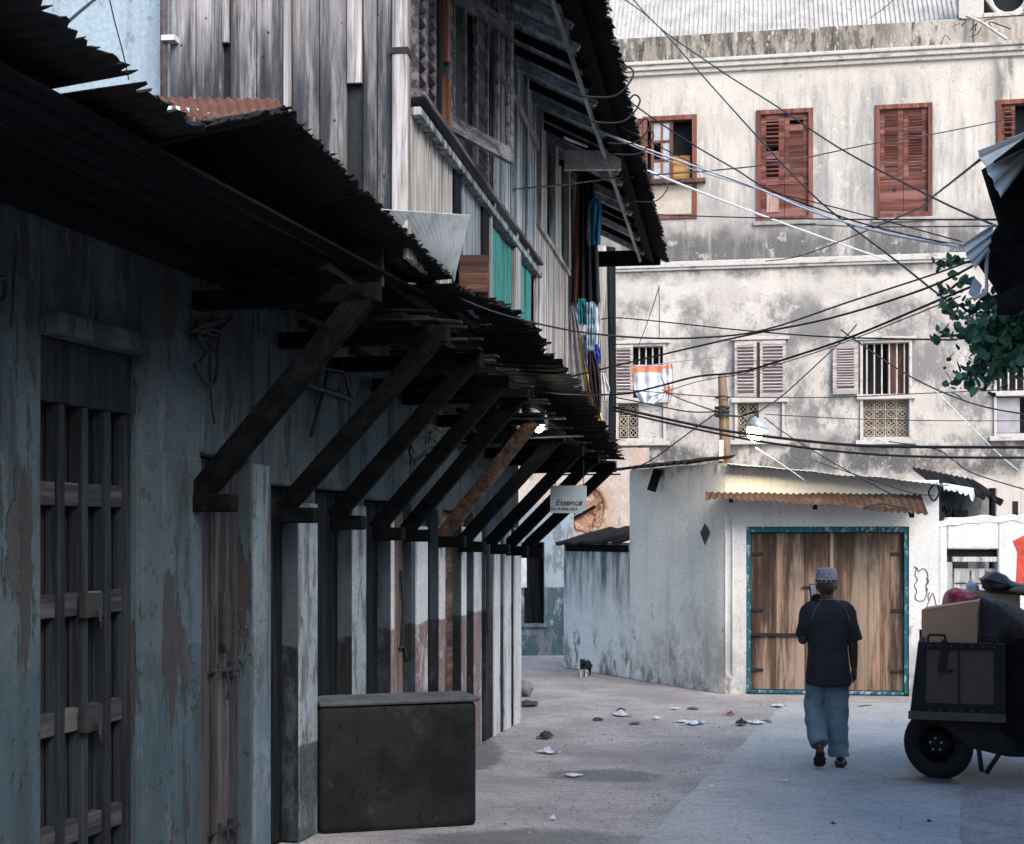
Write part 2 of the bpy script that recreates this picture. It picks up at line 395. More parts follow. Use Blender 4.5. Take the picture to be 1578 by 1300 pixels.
# grey door with bolts
da, db = U(312), U(388)
d1 = door(near, 'door', da, db, 2.43, .085, M_OLDDOOR, 4)
q = MB(); q.box(da+.27, da+.30, .05, .084, .05, 2.43); q.build('cover_strip', M_OLDDOOR, d1)
u_, z_ = FS.hit(331, 960, .1)
q = MB(); q.loft([[Vector((u_+sx*w, .045+sy*.03, z)) for sx, sy in ((-1,-1),(1,-1),(1,1),(-1,1))] for z, w in ((z_-.17,.02),(z_-.11,.045),(z_+.02,.05),(z_+.12,.045),(z_+.19,.025))]); q.build('lock_cover', M_IRON, d1, bevel=.01)
for yy in (1030, 1275):
    u_, z_ = FS.hit(335, yy, .1); q = MB(); q.tube([(u_-.17,.06,z_),(u_+.2,.06,z_-.02)], .014); q.box(u_-.1,u_-.06,.045,.084,z_-.04,z_+.04); q.box(u_+.1,u_+.14,.045,.084,z_-.05,z_+.03)
    q.tube([(u_+.02,.05,z_),(u_+.02,.035,z_-.12),(u_+.03,.05,z_-.18)], .009); q.build('bolt', M_IRON, d1)
for (x0, x1, h) in ((415,457,2.3),(487,540,2.3),(562,600,2.25)):
    door(near, 'door', U(x0), U(x1)-.012, h-.01, .085, M_BLACKWOOD_Z, 3)  # near-black boards stand in for the darkness of the doorways
    # dark lining on the far jamb, puts its shade into the colour
    MB().box(U(x1)-.011, U(x1)+.003, -.011, .2, 0.02, h-.01).build('door_frame', M_REVEAL, near)
d2 = door(near, 'door', U(606)+.01, U(632.5)-.012, 2.24, .06, M_BROWNDOOR, 3)
MB().box(U(632.5)-.011, U(632.5)-.001, -.01, .2, 0.02, 2.24).build('door_frame', M_REVEAL, near)  # dark lining, jamb shade put into its colour
u_, z_ = FS.hit(613, 998, .08); q = MB(); q.tube([FS.M.inverted() @ FS.W(*w) for w in ((u_-.02,.045,z_+.62),(u_+.01,.035,z_+.3),(u_,.045,z_))], .012); q.tube([(u_-.06,.045,z_),(u_+.12,.045,z_+.01)], .012); q.tube([(u_+.05,.04,z_),(u_+.05,.02,z_-.09),(u_+.08,.03,z_-.13),(u_+.08,.04,z_)], .008)
q.build('chain_lock', M_IRON, d2)
# body and flat roof behind the front (keeps the inside dark)
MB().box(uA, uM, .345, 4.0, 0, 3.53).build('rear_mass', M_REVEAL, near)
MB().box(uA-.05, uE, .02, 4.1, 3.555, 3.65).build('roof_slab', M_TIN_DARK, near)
# far bays
ops2 = [(U(656),U(674),2.2), (U(683),U(709),2.2), (U(716),U(728),2.2), (U(739.5),U(747),2.2), (U(785),U(789.5),2.2)]
m = MB(); opening_wall(m, uM+.004, uE, ops2, 3.1); rough_wall(m, 'wall', M_REVEAL, far_)
for (x0, x1, mt, w) in ((639.6,656,M_PINK,.05),(674,683,M_PINK,.05),(709,716,M_PINK,.05),(728,739,M_PINK,.06),(759.5,768,M_SHOP2,.05),(775.5,785,M_SHOP2,.05),(790.5,800.5,M_SHOP2,.06)):
    MB().box(U(x0)+.003, U(x1), -.012-w*.2, .30, 0, 2.06).build('pillar', mt, far_, bevel=.012)
for (x0, x1, mt) in ((656,674,M_BLACKWOOD_Z),(683,709,M_RED_TIMBER),(716,728,M_BLACKWOOD_Z),(739.5,747,M_SHOP2),(785,789.5,M_BLACKWOOD_Z)):  # near-black boards stand in for the dark gaps
    door(far_, 'door', U(x0)+.005, U(x1)-.012, 2.19, .06, mt, 3)
    MB().box(U(x1)-.011, U(x1)+.002, -.011, .2, 0.02, 2.19).build('door_frame', M_REVEAL, far_)  # dark lining carries the shade of the jamb side
u_ = U(738); MB().tube([(u_,-.09,1.05),(u_,-.09,1.9)], .02).build('drain_pipe', M_IRON, far_)
MB().box(uM+.004, uE, .345, 3.0, 0, 3.08).build('rear_mass', M_REVEAL, far_)
# dark scribbles painted on the grey bay
q = MB(); u_, z_ = FS.hit(722, 865, .0)
# ---------------------------------------------------------------- awnings
def awn_edge(x, y, d=1.1):
    u, z = FS.hit(x, y, -d); return u, z
def sheet(u0, z0, u1, z1, d=1.12, zw=None, seed=0, pitch=.075, amp=.012, jag=.03):
    zw0, zw1 = zw if zw else (z0+.05, z1+.05)
    a, b = Vector((u0, .06, zw0)), Vector((u1, .06, zw1)); c, e = Vector((u0, -d, z0)), Vector((u1, -d, z1))
    L = (b-a).length; nu = int(L/pitch*6); rr = random.Random(seed); js = [rr.uniform(-1,1)*jag for _ in range(nu+1)]
    def fn(s, t):
        i = int(round(s*nu)); p = (a.lerp(b, s)).lerp(c.lerp(e, s), t)
        if t > .99: p = p+Vector((0,-js[i],0))
        return p+Vector((0,0,amp*math.cos(2*math.pi*s*L/pitch)+.02*mnoise.noise(Vector((s*L*2+seed,t*2,3)))-.03*math.sin(math.pi*t)))
    return MB().grid(fn, nu, 6)
aw = MB(); 
for (p0, p1) in (((60,-30),(197,120)),):
    pass
E = lambda x, y: awn_edge(x, y)
# near awning: three overlapping sheets
tinA = sheet(-2.6, 3.78, *E(198,120), zw=(3.80,3.60), seed=1)
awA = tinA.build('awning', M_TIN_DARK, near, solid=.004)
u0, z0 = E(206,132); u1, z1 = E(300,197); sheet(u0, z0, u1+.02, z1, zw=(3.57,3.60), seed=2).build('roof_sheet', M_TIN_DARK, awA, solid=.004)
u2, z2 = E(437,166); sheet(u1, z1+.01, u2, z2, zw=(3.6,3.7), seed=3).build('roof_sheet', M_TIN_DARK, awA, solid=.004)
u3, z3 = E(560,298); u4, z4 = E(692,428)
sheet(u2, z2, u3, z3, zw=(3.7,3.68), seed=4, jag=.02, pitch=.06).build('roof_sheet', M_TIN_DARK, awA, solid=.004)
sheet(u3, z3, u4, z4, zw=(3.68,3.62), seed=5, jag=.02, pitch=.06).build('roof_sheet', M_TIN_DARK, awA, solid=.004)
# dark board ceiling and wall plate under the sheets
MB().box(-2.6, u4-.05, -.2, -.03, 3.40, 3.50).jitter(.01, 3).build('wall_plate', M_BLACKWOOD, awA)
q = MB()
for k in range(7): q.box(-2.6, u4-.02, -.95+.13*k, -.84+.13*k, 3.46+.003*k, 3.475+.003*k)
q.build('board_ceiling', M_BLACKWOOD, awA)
awB = sheet(u4+.02, z4-.05, *E(762,468), zw=(3.62,3.58), seed=6, pitch=.12, amp=.02).build('awning', M_TIN_DARK, far_, solid=.004)
pts = [E(762,470), E(822,506), E(862,566), E(900,612), E(928,655), E(958,708)]
for i in range(5):
    a, b = pts[i], pts[i+1]; dz = .05*(i%2)
    sheet(a[0]-.05, a[1]+.02-dz*.4, b[0]+.08, b[1]-dz, zw=(a[1]+.12,b[1]+.12), seed=10+i, jag=.06, pitch=.125, amp=.022).build('roof_sheet', M_TIN_DARK, awB, solid=.004)
# ragged lower layer of rotten boards hanging under the edge
rr = random.Random(5)
M_LATH = wood('grey_rotten_lath', (.012,.014,.016), (.045,.05,.055), 1, 10, var=.6, spec=.05)
for i in range(34):
    t = i/33; x = 640+t*305; y = 452+t*262
    u, z = FS.hit(x, y, -1.0); L = rr.uniform(.3,.7); zz = z-.03-rr.uniform(0,.10); e = -1.08-rr.uniform(-.06,.06)
    MB().bar((u+rr.uniform(-.03,.03),e,zz), (u+rr.uniform(-.05,.05),e+L,zz+rr.uniform(-.02,.04)), rr.uniform(.04,.12), .014).build('lath', (M_BLACKWOOD, M_LATH, M_TIN_DARK)[i%3], awB)

# brackets
BR = [(300,765,552,468),(432,785,662,530),(510,797,716,568),(575,815,762,600),(622,818,792,620),(676,828,817,655),(708,836,850,682),(748,840,880,704),(778,843,905,716),(803,847,932,728)]
for i, (x0, y0, x1, y1) in enumerate(BR):
    w = FS.hit(x0, y0); fr = Frame(*FS.W(w[0], 0, 0).xy, FS.n.x*-1, FS.n.y*-1)
    d, zt = fr.hit(x1, y1); d = min(d, 1.05); zb = w[1]; par = awA if i < 4 else awB
    mt = M_RED_TIMBER if i == 5 else M_BLACKWOOD; th = .085 if i else .10
    sd = Vector((w[0],-.02,zb)); en = Vector((w[0],-d,zt))
    MB().bar(sd, en+(en-sd).normalized()*.06, .08, th*1.35).build('bracket', mt, par, bevel=.008)
    MB().box(w[0]-.05, w[0]+.05, -.24, -.005, zb-.085, zb+.012).build('bracket_block', M_BLACKWOOD, par, bevel=.01)
    MB().bar((w[0]+.005,.0,zt+.05), (w[0]+.005,-d-.12,zt+.055), .09, .1).build('beam', M_BLACKWOOD, par, bevel=.008)
    # hanging noise of sticks between beam and roof
    q = MB(); 
    for k in range(3):
        yy = -.25-.3*k; q.bar((w[0]-.25, yy, zt+.12+.02*k), (w[0]+.5, yy+.04, zt+.10+.02*k), .05, .04)
    q.build('purlin', M_BLACKWOOD, par)
# loose wires and fixings on the near wall
def wire(name, lab, pts, r, mat=M_CABLE, group=None, cat='cable'):
    o = MB().tube(pts, r, 6).build(name, mat, None, smooth=True); return tag(o, lab, cat, group)
def catmull(pts, k=6):
    pts = [Vector(p) for p in pts]; out = []
    for i in range(len(pts)-1):
        p0, p1, p2, p3 = pts[max(i-1,0)], pts[i], pts[i+1], pts[min(i+2,len(pts)-1)]
        for j in range(k):
            t = j/k; out.append(.5*((2*p1)+(p2-p0)*t+(2*p0-5*p1+4*p2-p3)*t*t+(3*p1-p0-3*p2+p3)*t**3))
    return out+[pts[-1]]
def onS(x, y, off=-.04):
    u, z = FS.hit(x, y, off); return Vector((u, off, z))
q = MB(); rr = random.Random(31)
for k in range(9):
    q.tube(catmull([onS(290+rr.uniform(0,66),505+rr.gauss(0,8),-.03-.05*rr.random()) for _ in range(6)]+[onS(300+rr.uniform(0,40),520+rr.uniform(0,40),-.04)]), .007*rr.uniform(.7,1.6), 5)
q.tube(catmull([onS(300,562), onS(312,582), onS(326,594), onS(334,580), onS(336,540), onS(338,515)]), .012, 6)
q.tube(catmull([onS(328,515), onS(325,560), onS(325,595), onS(327,625), onS(331,652)]), .008, 6)
q.build('wire_bundle', M_CABLE, near, smooth=True)
q = MB(); q.tube(catmull([onS(26,390), onS(22,430), onS(20,470), onS(17,505)]), .006, 5); q.build('hanging_wire', M_CABLE, near, smooth=True); q = MB(); q.tube(catmull([onS(-5,428), onS(8,430), onS(9,450), onS(4,462), onS(-6,465)]), .012, 6); q.build('wire_bundle', M_CABLE, near, smooth=True)
q = MB()
q.tube([onS(508,560,-.1), onS(497,610,-.06), onS(480,672,-.04)], .014, 6); q.build('hanging_rod', M_IRON, near, smooth=True); q = MB(); q.tube([onS(527,560,-.1), onS(540,612,-.05)], .014, 6); q.build('hanging_rod', M_IRON, near, smooth=True); q = MB()
q.tube(catmull([onS(452,585,-.06), onS(490,598,-.08), onS(520,607,-.06), onS(545,618,-.05)]), .02, 6); q.tube(catmull([onS(470,562,-.1), onS(520,570,-.1), onS(560,575,-.08)]), .012, 5)
q.build('wire_bundle', M_CABLE, near, smooth=True); q = MB(); q.tube(catmull([onS(640,715,-.05), onS(630,690,-.05), onS(635,660,-.06), onS(645,640,-.06)]), .012, 5)
q.build('wire_bundle', M_CABLE, near, smooth=True)
q = MB()
for i in range(26):
    x = 690+R.uniform(-60,60); y = 690+R.uniform(-30,30); q.tube(catmull([onS(x,y,-.06-R.random()*.1), onS(x+R.uniform(-14,14),y+R.uniform(-14,14),-.1), onS(x+R.uniform(-20,20),y+R.uniform(-20,20),-.06)], 4), .007, 5)
q.build('wire_bundle', M_CABLE, far_, smooth=True)
# small lit bulb under the awning with hanging jars
# ---------------------------------------------------------------- low concrete block
g0, g1 = G(520,1285), G(735,1272)
blk = Frame(g0.x, g0.y, g1.x-g0.x, g1.y-g0.y)
M_BLOCK = plaster('dark_concrete', (.016,.018,.02), .3, [dict(c=(.055,.053,.05), s=(3,3,2.5), lo=.54, hi=.66, a=.6), dict(c=(.007,.007,.008), s=(2,2,2), lo=.45, hi=.6, a=.8)], bump=.8, seed=8)  # near-black base with random mottling
bt = thing('concrete_counter', 'low dark stained concrete counter jutting from the shops into the street', 'counter', blk.M)
bw = (g1-g0).length
def _cb(s, t): pass
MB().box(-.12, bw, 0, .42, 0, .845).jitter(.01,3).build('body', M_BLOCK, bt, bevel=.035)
MB().box(-.12, bw+.02, -.004, .424, .848, .88).jitter(.004, 5).build('top_slab', plaster('toplit_slab', (.10,.11,.12), .2, [dict(c=(.05,.05,.055), s=(4,4,4), lo=.5, hi=.6, a=.7)], seed=9), bt, bevel=.012)  # painted paler than the body to show a top-lit edge
# ================================================================ jettied timber house
c0 = P(620, 300, 8.0); kH = .1547
FH = Frame(c0.x, c0.y, kH, 1.0)
FG = Frame(c0.x, c0.y, -FH.t.y, FH.t.x)          # gable plane, local x away from the street corner
FGM = FH.M.inverted()
M_GREYW = wood('weathered_grey_boards', (.32,.295,.295), (.60,.555,.545), 2, 11, [
    dict(c=(.10,.105,.12), s=(5,5,.5), lo=.53, hi=.7, a=.55), dict(c=(.03,.034,.042), s=(7,7,.9), lo=.3, hi=.55, a=.95, z=(2,2.5,4.5,5.3)), dict(c=(.02,.024,.03), s=(9,9,.5), lo=.5, hi=.6, a=.8, z=(2,2.5,5.3,6.2))], var=.25, bump=.8, nails=9)
M_POSTW = wood('pale_weathered_post', (.28,.255,.25), (.62,.58,.56), 2, 14, var=.1)
M_SLATW = wood('blue_grey_slats', (.18,.20,.215), (.66,.68,.70), 2, 16, [dict(c=(.04,.045,.055), s=(8,8,.8), lo=.52, hi=.62, a=.8)], var=.4, bump=.6)
M_CREAM = wood('cream_grooved_boards', (.38,.345,.31), (.64,.60,.56), 2, 12, [dict(c=(.12,.10,.10), s=(14,14,.6), lo=.5, hi=.62, a=.7)], var=.15)
M_GREYP = wood('grey_grooved_boards', (.22,.25,.28), (.38,.40,.43), 2, 12, var=.15)
M_GREEN = wood('peeling_turquoise_boards', (.03,.20,.18), (.075,.36,.32), 2, 10, [dict(c=(.03,.09,.09), s=(22,22,3), lo=.55, hi=.62, a=.85), dict(c=(.25,.28,.27), s=(18,18,2), lo=.62, hi=.66, a=.8)], var=.15)
M_SHUT = wood('purple_grey_louvres', (.07,.055,.065), (.25,.22,.235), 0, 18, var=.4, wear=(.24,.22,.23))
M_PLANKP = wood('bleached_planks', (.28,.25,.235), (.68,.62,.58), 2, 11, [dict(c=(.06,.05,.05), s=(10,10,.9), lo=.55, hi=.62, a=.9)], var=.3, bump=.6)
M_SOFF = wood('blue_grey_soffit', (.30,.35,.38), (.62,.68,.72), 0, 9, [dict(c=(.10,.12,.13), s=(3,3,3), lo=.52, hi=.64, a=.7)], var=.35)
M_BOARD = wood('pale_cross_board', (.52,.50,.46), (.70,.68,.62), 0, 9, var=.1)
M_BATTEN = wood('bleached_batten', (.16,.17,.18), (.42,.43,.44), 0, 12, var=.2)
M_PALEBLUE = plaster('pale_blue_render', (.40,.49,.56), .08, [dict(c=(.25,.30,.34), s=(5,5,.5), lo=.52, hi=.7, a=.6)], bump=.15, seed=12)
house = thing('timber_house', 'weathered timber upper storey jettied over the shops with turquoise panels and a long boarded eave', 'building', FH.M)
def hx(x, off=0.0): return FH.u(x, off)
def hz(x, y, off=0.0): return FH.hit(x, y, off)
def gy(x): return FG.u(x)                          # gable px -> distance left of corner
ZT = 6.02
# gable boards (local x just in front of 0, y inward)
q = MB(); rr = random.Random(3)
def gboard(x0, x1, z0, z1, pr, mt=None):
    a, b = gy(x1), gy(x0)
    q.box(-pr, -pr+.03, a+.003, b-.003, z0, z1)
for (x0, x1, pr) in ((265,305,.03),(305,347,.035),(357,398,.03),(398,440,.034),(452,495,.03),(495,537,.036),(561,583,.03),(583,605,.034)):
    gboard(x0, x1, 3.66, 6.9, pr)
q.build('gable_boards', M_GREYW, house, bevel=.004)
q = MB(); gboard(346,357,3.6+1.2,6.9,.05); gboard(440,452,4.2,6.9,.05)
zc = FG.hit(548,132)[1]; gboard(537,561,zc,6.9,.05); q.build('cover_strip', M_POSTW, house, bevel=.004)
MB().box(.0, .02, gy(562), gy(536), 3.6, zc).build('gap_lining', M_IRON, house)
MB().box(.004, .06, .12, gy(265), 3.4, 7.4).build('gable_wall', M_IRON, house)
q = MB(); q.box(-.055, .045, -.04, .05, 3.64, 7.3); q.build('corner_post', M_POSTW, house, bevel=.01)
q = MB(); z_ = FG.hit(612,82)[1]; q.box(-.06, .05, -.045, .055, z_-.02, z_+.015); q.build('post_strap', M_IRON, house)
# street face -------------------------------------------------
X = [hx(x) for x in (620, 690, 701, 735, 745, 783, 791, 815)]
uEnd = FH.hit(921, 300)[0]
zl = 4.43       # ledge height
zb = 3.56
def vboards(a, b, z0, z1, n, y0=-.02, th=.03, gap=.006, seed=1, ragged=0):
    m = MB(); w = (b-a)/n; r_ = random.Random(seed)
    for i in range(n):
        o = r_.uniform(0,.012); m.box(a+i*w+gap/2, a+(i+1)*w-gap/2, y0-o, y0-o+th, z0+r_.uniform(0,ragged), z1)
    return m
vboards(X[0]+.05, X[1], zb, zl-.05, 24).build('cream_panel', M_CREAM, house)
vboards(X[2], X[3], zb, zl-.05, 14, seed=2).build('grey_panel', M_GREYP, house)
for i, (a, b) in enumerate(((X[1]+.004,X[2]-.004),(X[3]+.004,X[4]-.004))):
    MB().box(a, b, -.045, .05, zb, zl-.05).build('post', M_BLACKWOOD_Z, house, bevel=.006)
MB().box(X[4], X[4]+.06, -.06, .04, zb, zl-.05).build('post', M_POSTW, house, bevel=.006)
vboards(X[4]+.065, X[5], zb, zl-.08, 6, seed=3).build('turquoise_panel', M_GREEN, house, bevel=.003)
vboards(X[6], X[7]-.05, zb, zl-.08, 5, seed=4).build('turquoise_panel', M_GREEN, house, bevel=.003)
MB().box(X[5]+.004, X[6]-.004, -.07, .04, zb, zl-.05).build('post', M_POSTW, house, bevel=.006)
q = MB(); q.box(.10, X[7]+.3, -.085, .0, zl-.05, zl); q.build('ledge', M_SLATW, house, bevel=.008)
q = MB(); q.box(.10, X[7]+.2, -.11, .0, zl+.05, zl+.085); q.build('ledge', M_SHUT, house, bevel=.008)
MB().box(.10, X[7], .0, .02, zl+.004, zl+.05).build('ledge_lining', M_IRON, house)
MB().box(.12, uEnd-.02, .06, .12, zb, ZT).build('inner_wall', M_IRON, house)
# louvred window
def louvre(parent, name, a, b, z0, z1, n, y, mt, tilt=.5, fr=.045, M=None, th=.012, mid=None, dep=.055):
    m = MB(); m.box(a, a+fr, y-.02, y+.02, z0, z1); m.box(b-fr, b, y-.02, y+.02, z0, z1); m.box(a+fr, b-fr, y-.018, y+.018, z0, z0+fr*1.4); m.box(a+fr, b-fr, y-.018, y+.018, z1-fr*1.2, z1)
    if mid: m.box(a+fr, b-fr, y-.018, y+.018, mid-fr*.7, mid+fr*.7)
    for i in range(n):
        z = z0+fr*1.6+(z1-z0-fr*3)*(i+.5)/n
        if mid and abs(z-mid) < fr*1.1: continue
        h = dep/2; m.bar((a+fr, y, z), (b-fr, y, z), th, dep, (0, -math.cos(tilt), math.sin(tilt)))
    if M: m.xf(M)
    return m.build(name, mt, parent)
zw0, zw1 = zl+.09, 6.0
a, b = hx(622), hx(660); h_ = (a+b)/2
louvre(house, 'louvred_shutter', a+.13, h_+.05, zw0, zw1, 16, -.03, M_SHUT); louvre(house, 'louvred_shutter', h_+.055, b, zw0, zw1, 16, -.03, M_SHUT)
a2, b2 = hx(725), hx(743); louvre(house, 'louvred_shutter', a2, b2, zw0-.03, zw1, 16, -.03, M_SHUT)
MB().box(b+.005, a2-.005, .02, .03, zw0, zw1).build('dark_opening', M_IRON, house)
# open shutter leaf with upright slats, swung outwards
lf = Matrix.Translation((hx(681), -.03, 0)) @ Matrix.Rotation(-.30, 4, 'Z')
L0 = (hx(722)-hx(681))*1.02; z0 = 2+(822-212)/F*FH.W(hx(690),0,0).y
q = MB(); q.box(0,.05,-.02,.02,z0,zw1); q.box(L0-.05,L0,-.02,.02,z0,zw1); q.box(.05,L0-.05,-.02,.02,z0,z0+.10); q.box(.05,L0-.05,-.02,.02,z0+.85,z0+.97)
for i in range(6): t = .08+(L0-.15)*i/5; q.box(t,t+.02,-.012,.012,z0+.1,zw1-.02)
q.xf(lf); q.build('open_shutter', M_SHUT, house, bevel=.003)
q = MB(); q.box(-.035,-.003,-.035,.01,z0-.02,z0+.34); q.box(-.05,-.012,-.035,.0,z0+.42,z0+1.25); q.xf(lf); q.build('shutter_edge', wood('raw_orange_wood', (.22,.09,.05), (.46,.22,.13), 2, 14, var=.2), house)
# weathered slat wall and lattice to the right of the window
vboards(hx(746), hx(783), zl+.0, ZT, 16, -.05, seed=6, gap=.012).build('slat_wall', M_SLATW, house, bevel=.003)
vboards(hx(784), hx(817), zl-.02, ZT, 16, -.05, seed=7, gap=.014).build('slat_wall', M_SLATW, house, bevel=.003)
q = MB(); q.box(hx(746), hx(817), -.09, -.066, 5.52, 5.60); q.build('slat_rail', M_BATTEN, house)
q = MB()
for x in (747, 783, 800): q.box(hx(x)-.03, hx(x)+.03, -.085, -.066, zl, ZT) 
q.build('slat_post', M_SLATW, house, bevel=.004)
# plank door panel and far bay with posts
vboards(hx(818), hx(868), zb-.1, zl+.42, 11, -.05, seed=8, gap=.012, ragged=.05).build('plank_door', M_PLANKP, house, bevel=.003)
MB().box(hx(818), hx(868), -.085, -.065, zl+.40, zl+.44).build('door_rail', M_PLANKP, house)
vboards(hx(828), hx(872), zl+.47, ZT, 5, .0, seed=9, gap=.02).build('back_boards', M_SLATW, house)
for x, w in ((822,.06),(845,.09),(866,.07),(878,.05)):
    MB().box(hx(x)-w/2*2, hx(x)+w/2*2, -.09, -.02, zl+.45, ZT).jitter(.012, 4).build('post', M_PLANKP, house, bevel=.006)
vboards(hx(869), hx(884), zb-.3, ZT, 4, -.03, seed=10, gap=.02).build('dark_boards', M_BLACKWOOD_Z, house)
vboards(hx(885), uEnd, zb-.5, ZT, 8, -.03, seed=11, gap=.02).build('back_boards', M_PLANKP, house)
for (x, r_, mt) in ((927,.10,M_PLANKP),(940,.09,M_BLACKWOOD_Z)):
    u_, zt = FH.hit(x, 412, -.02); _, z0_ = FH.hit(x, 692, -.02)
    MB().tube([(u_,-.02,z0_),(u_+.02,-.03,z0_+.9),(u_,-.02,zt+.3)], r_*.9, 7).jitter(.03, 5).build('post', mt, house)
# house end wall and top
MB().box(uEnd, uEnd+.08, .0, 4.0, zb-.4, ZT+.5).build('end_wall', M_PLANKP, house)
MB().box(.14, uEnd-.02, .14, 4.0, zb-.12, zb-.02).build('floor', M_BLACKWOOD, house)
# eave -------------------------------------------------------
zo = 5.60; uL = -.3; uR = FH.hit(1012, 433, -.85)[0]
def ev(y): return ZT+(zo-ZT)*(-y/.8)
q = MB(); n_ = 34; r_ = random.Random(4)
for i in range(7):
    y0, y1 = -.115*i, -.115*(i+1)+.008
    q.hexa([Vector(v) for v in ((uL,y1,ev(y1)),(uR,y1,ev(y1)),(uR,y0,ev(y0)),(uL,y0,ev(y0)),(uL,y1,ev(y1)+.02),(uR,y1,ev(y1)+.02),(uR,y0,ev(y0)+.02),(uL,y0,ev(y0)+.02))])
eave = q.build('eave', M_SOFF, house); q = MB(); q.hexa([Vector(v) for v in ((uL,-.82,ev(-.82)-.03),(uR,-.82,ev(-.82)-.03),(uR,-.665,ev(-.665)-.03),(uL,-.665,ev(-.665)-.03),(uL,-.82,ev(-.82)-.008),(uR,-.82,ev(-.82)-.008),(uR,-.665,ev(-.665)-.008),(uL,-.665,ev(-.665)-.008))]); q.build('edge_board', M_BLACKWOOD, eave)
u = uL+.2; k = 0
while u < uR-.1:
    mt = (M_SOFF, M_BLACKWOOD, M_BATTEN)[(k*7) % 3 if k % 4 else 1]
    q = MB(); q.bar((u, .0, ev(0)-.05), (u, -.72, ev(-.72)-.045), .06, .06); q.build('joist', mt, eave, bevel=.004); u += .46; k += 1
q = MB(); q.bar((uL,-.64,ev(-.64)-.10), (uR-.1,-.64,ev(-.64)-.10), .03, .035); q.build('batten', M_BATTEN, eave)
# roof sheets above
A = Vector((uL,-1.0,zo-.02)); m = corrug(A+Vector((uR-uL+.05,3.6,2.35)), (-(uR-uL+.05),0,0), (0,-3.6,-2.35), .09, .014, .035, 10, 0, 4, .03)
m.build('roof', M_TIN_DARK, house, solid=.006)
MB().box(uR-.05, uR, -.9, .0, zo-.06, zo+.14).build('eave_end_board', M_BLACKWOOD, house)
# curly gutter hooks along the eave
for (x, y) in ((932,142),(945,182),(965,215),(972,232),(1000,306)):
    u_, z_ = FH.hit(x, y, -1.0); h = .13
    q = MB(); q.tube(catmull([(u_,-.85,z_-.02),(u_,-1.05,z_-.03),(u_,-1.15,z_+.04),(u_,-1.19,z_+.12),(u_,-1.15,z_+.16),(u_,-1.11,z_+.12)]), .0065, 6); q.build('gutter_hook', M_IRON, house, smooth=True)
# cross board under the eave
pA, pB = P(870,262,13.6), P(957,232,13.6)
o = MB().box(pA.x, pB.x, 13.58, 13.63, pA.z, pB.z).build('cross_board', M_BOARD, house, W=True, bevel=.006)
# neighbour: pale rendered wall left of the gable
wl = thing('rendered_house', 'pale blue rendered house wall behind the near awning, left of the grey gable boards', 'building', FG.M)
xa, xb = gy(264), gy(-60)
MB().box(xa, xb, -3.0, -.02, 3.4, 8.5).build('wall', M_PALEBLUE, wl)
MB().tube([(xa+.02,.06,3.6),(xa+.02,.06,8.5)], .022, 8).build('drain_pipe', flat('rusty_pipe', (.16,.12,.11), .8, .4, 14), wl, smooth=True)
u_, z_ = FG.hit(274,66); MB().box(u_-.02, u_+.06, .03, .10, z_-.015, z_+.015).build('pipe_bracket', M_CABLE_W, wl)
# rusted lean-to sheet and pale torn sheet above the awnings
def sheetpoly(name, lab, pts, mat, seed, thick=.006, cat='metal sheet', gx=10, gy_=6, amp=.008):
    a, b, c, d = [Vector(p) for p in pts]
    def fn(s, t):
        p = a.lerp(b, s).lerp(d.lerp(c, s), t); k = (random.Random(int(s*gx+.5)*7+seed).uniform(-1,1) if t > .99 else 0)
        return p+Vector((0,.0,amp*math.cos(s*math.pi*2*14)))+Vector((0,0,k*.02))
    o = MB().grid(fn, 84, gy_).build(name, mat, None, solid=thick)
    return tag(o, lab, cat)
sheetpoly('roof_sheet', 'rust brown lean-to tin sheet lying against the grey gable boards', (P(222,150,8.15),P(428,153,7.75),P(440,176,6.9),P(226,188,7.0)), M_TIN_RUST, 1)
sheetpoly('roof_sheet', 'narrow pale flashing strip lying on the rusted lean-to sheet', (P(222,157,7.75),P(372,178,7.25),P(368,183,7.15),P(222,170,7.4)), M_TIN_PALE, 5, amp=.002)
sheetpoly('roof_sheet', 'pale crumpled tin sheet tilted up beside the cream panel above the awning edge', (P(588,322,7.68),P(724,331,8.5),P(700,428,8.72),P(682,426,8.66)), M_TIN_PALE, 2, amp=.0006)
o = MB().box(P(707,395,9.2).x, P(753,395,9.2).x, 9.15, 9.5, P(707,452,9.2).z, P(707,394,9.2).z).build('wooden_box', wood('rusty_box_wood', (.03,.015,.012), (.09,.045,.035), 0, 8, var=.2, wear=(.2,.1,.06)), bevel=.015)
tag(o, 'rust brown box perched on the awning edge in front of the turquoise panel', 'box')
# ================================================================ alley end
FA = Frame(P(790,900,23.3).x, 23.3, 1, .06)
M_ALLEY = plaster('alley_wall', (.34,.42,.48), .12, [dict(c=(.16,.17,.20), s=(3,3,.9), lo=.52, hi=.56, a=.8)], low=(1.12,(.05,.095,.125)), seed=20)
al = thing('alley_house', 'blue painted house with a dark narrow window closing the alley beyond the shops', 'building', FA.M)
m = MB(); a, b = FA.u(808), FA.u(839); _, z0 = FA.hit(820,961); _, z1 = FA.hit(820,835)
opening = (a, b)
zA = 2.5; bE = FA.u(884); m.box(-4, a, 0, .4, 0, zA); m.box(b, bE, 0, .4, 0, zA); m.box(a, b, 0, .4, 0, z0); m.box(a, b, 0, .4, z1, zA); m.build('wall', M_ALLEY, al)
w_ = MB().box(a, b, .2, .25, z0, z1).build('window', M_BLACKWOOD_Z, al); MB().box(a-.04, b+.04, -.05, .02, z0-.05, z0).build('sill', M_ALLEY, w_)
MB().box(FA.u(799), FA.u(811.5), -.02, -.004, *sorted((FA.hit(805,905)[1], FA.hit(805,857)[1]))).build('painted_notice', flat('white_notice', (.6,.62,.63), .9, .2, 8), al)
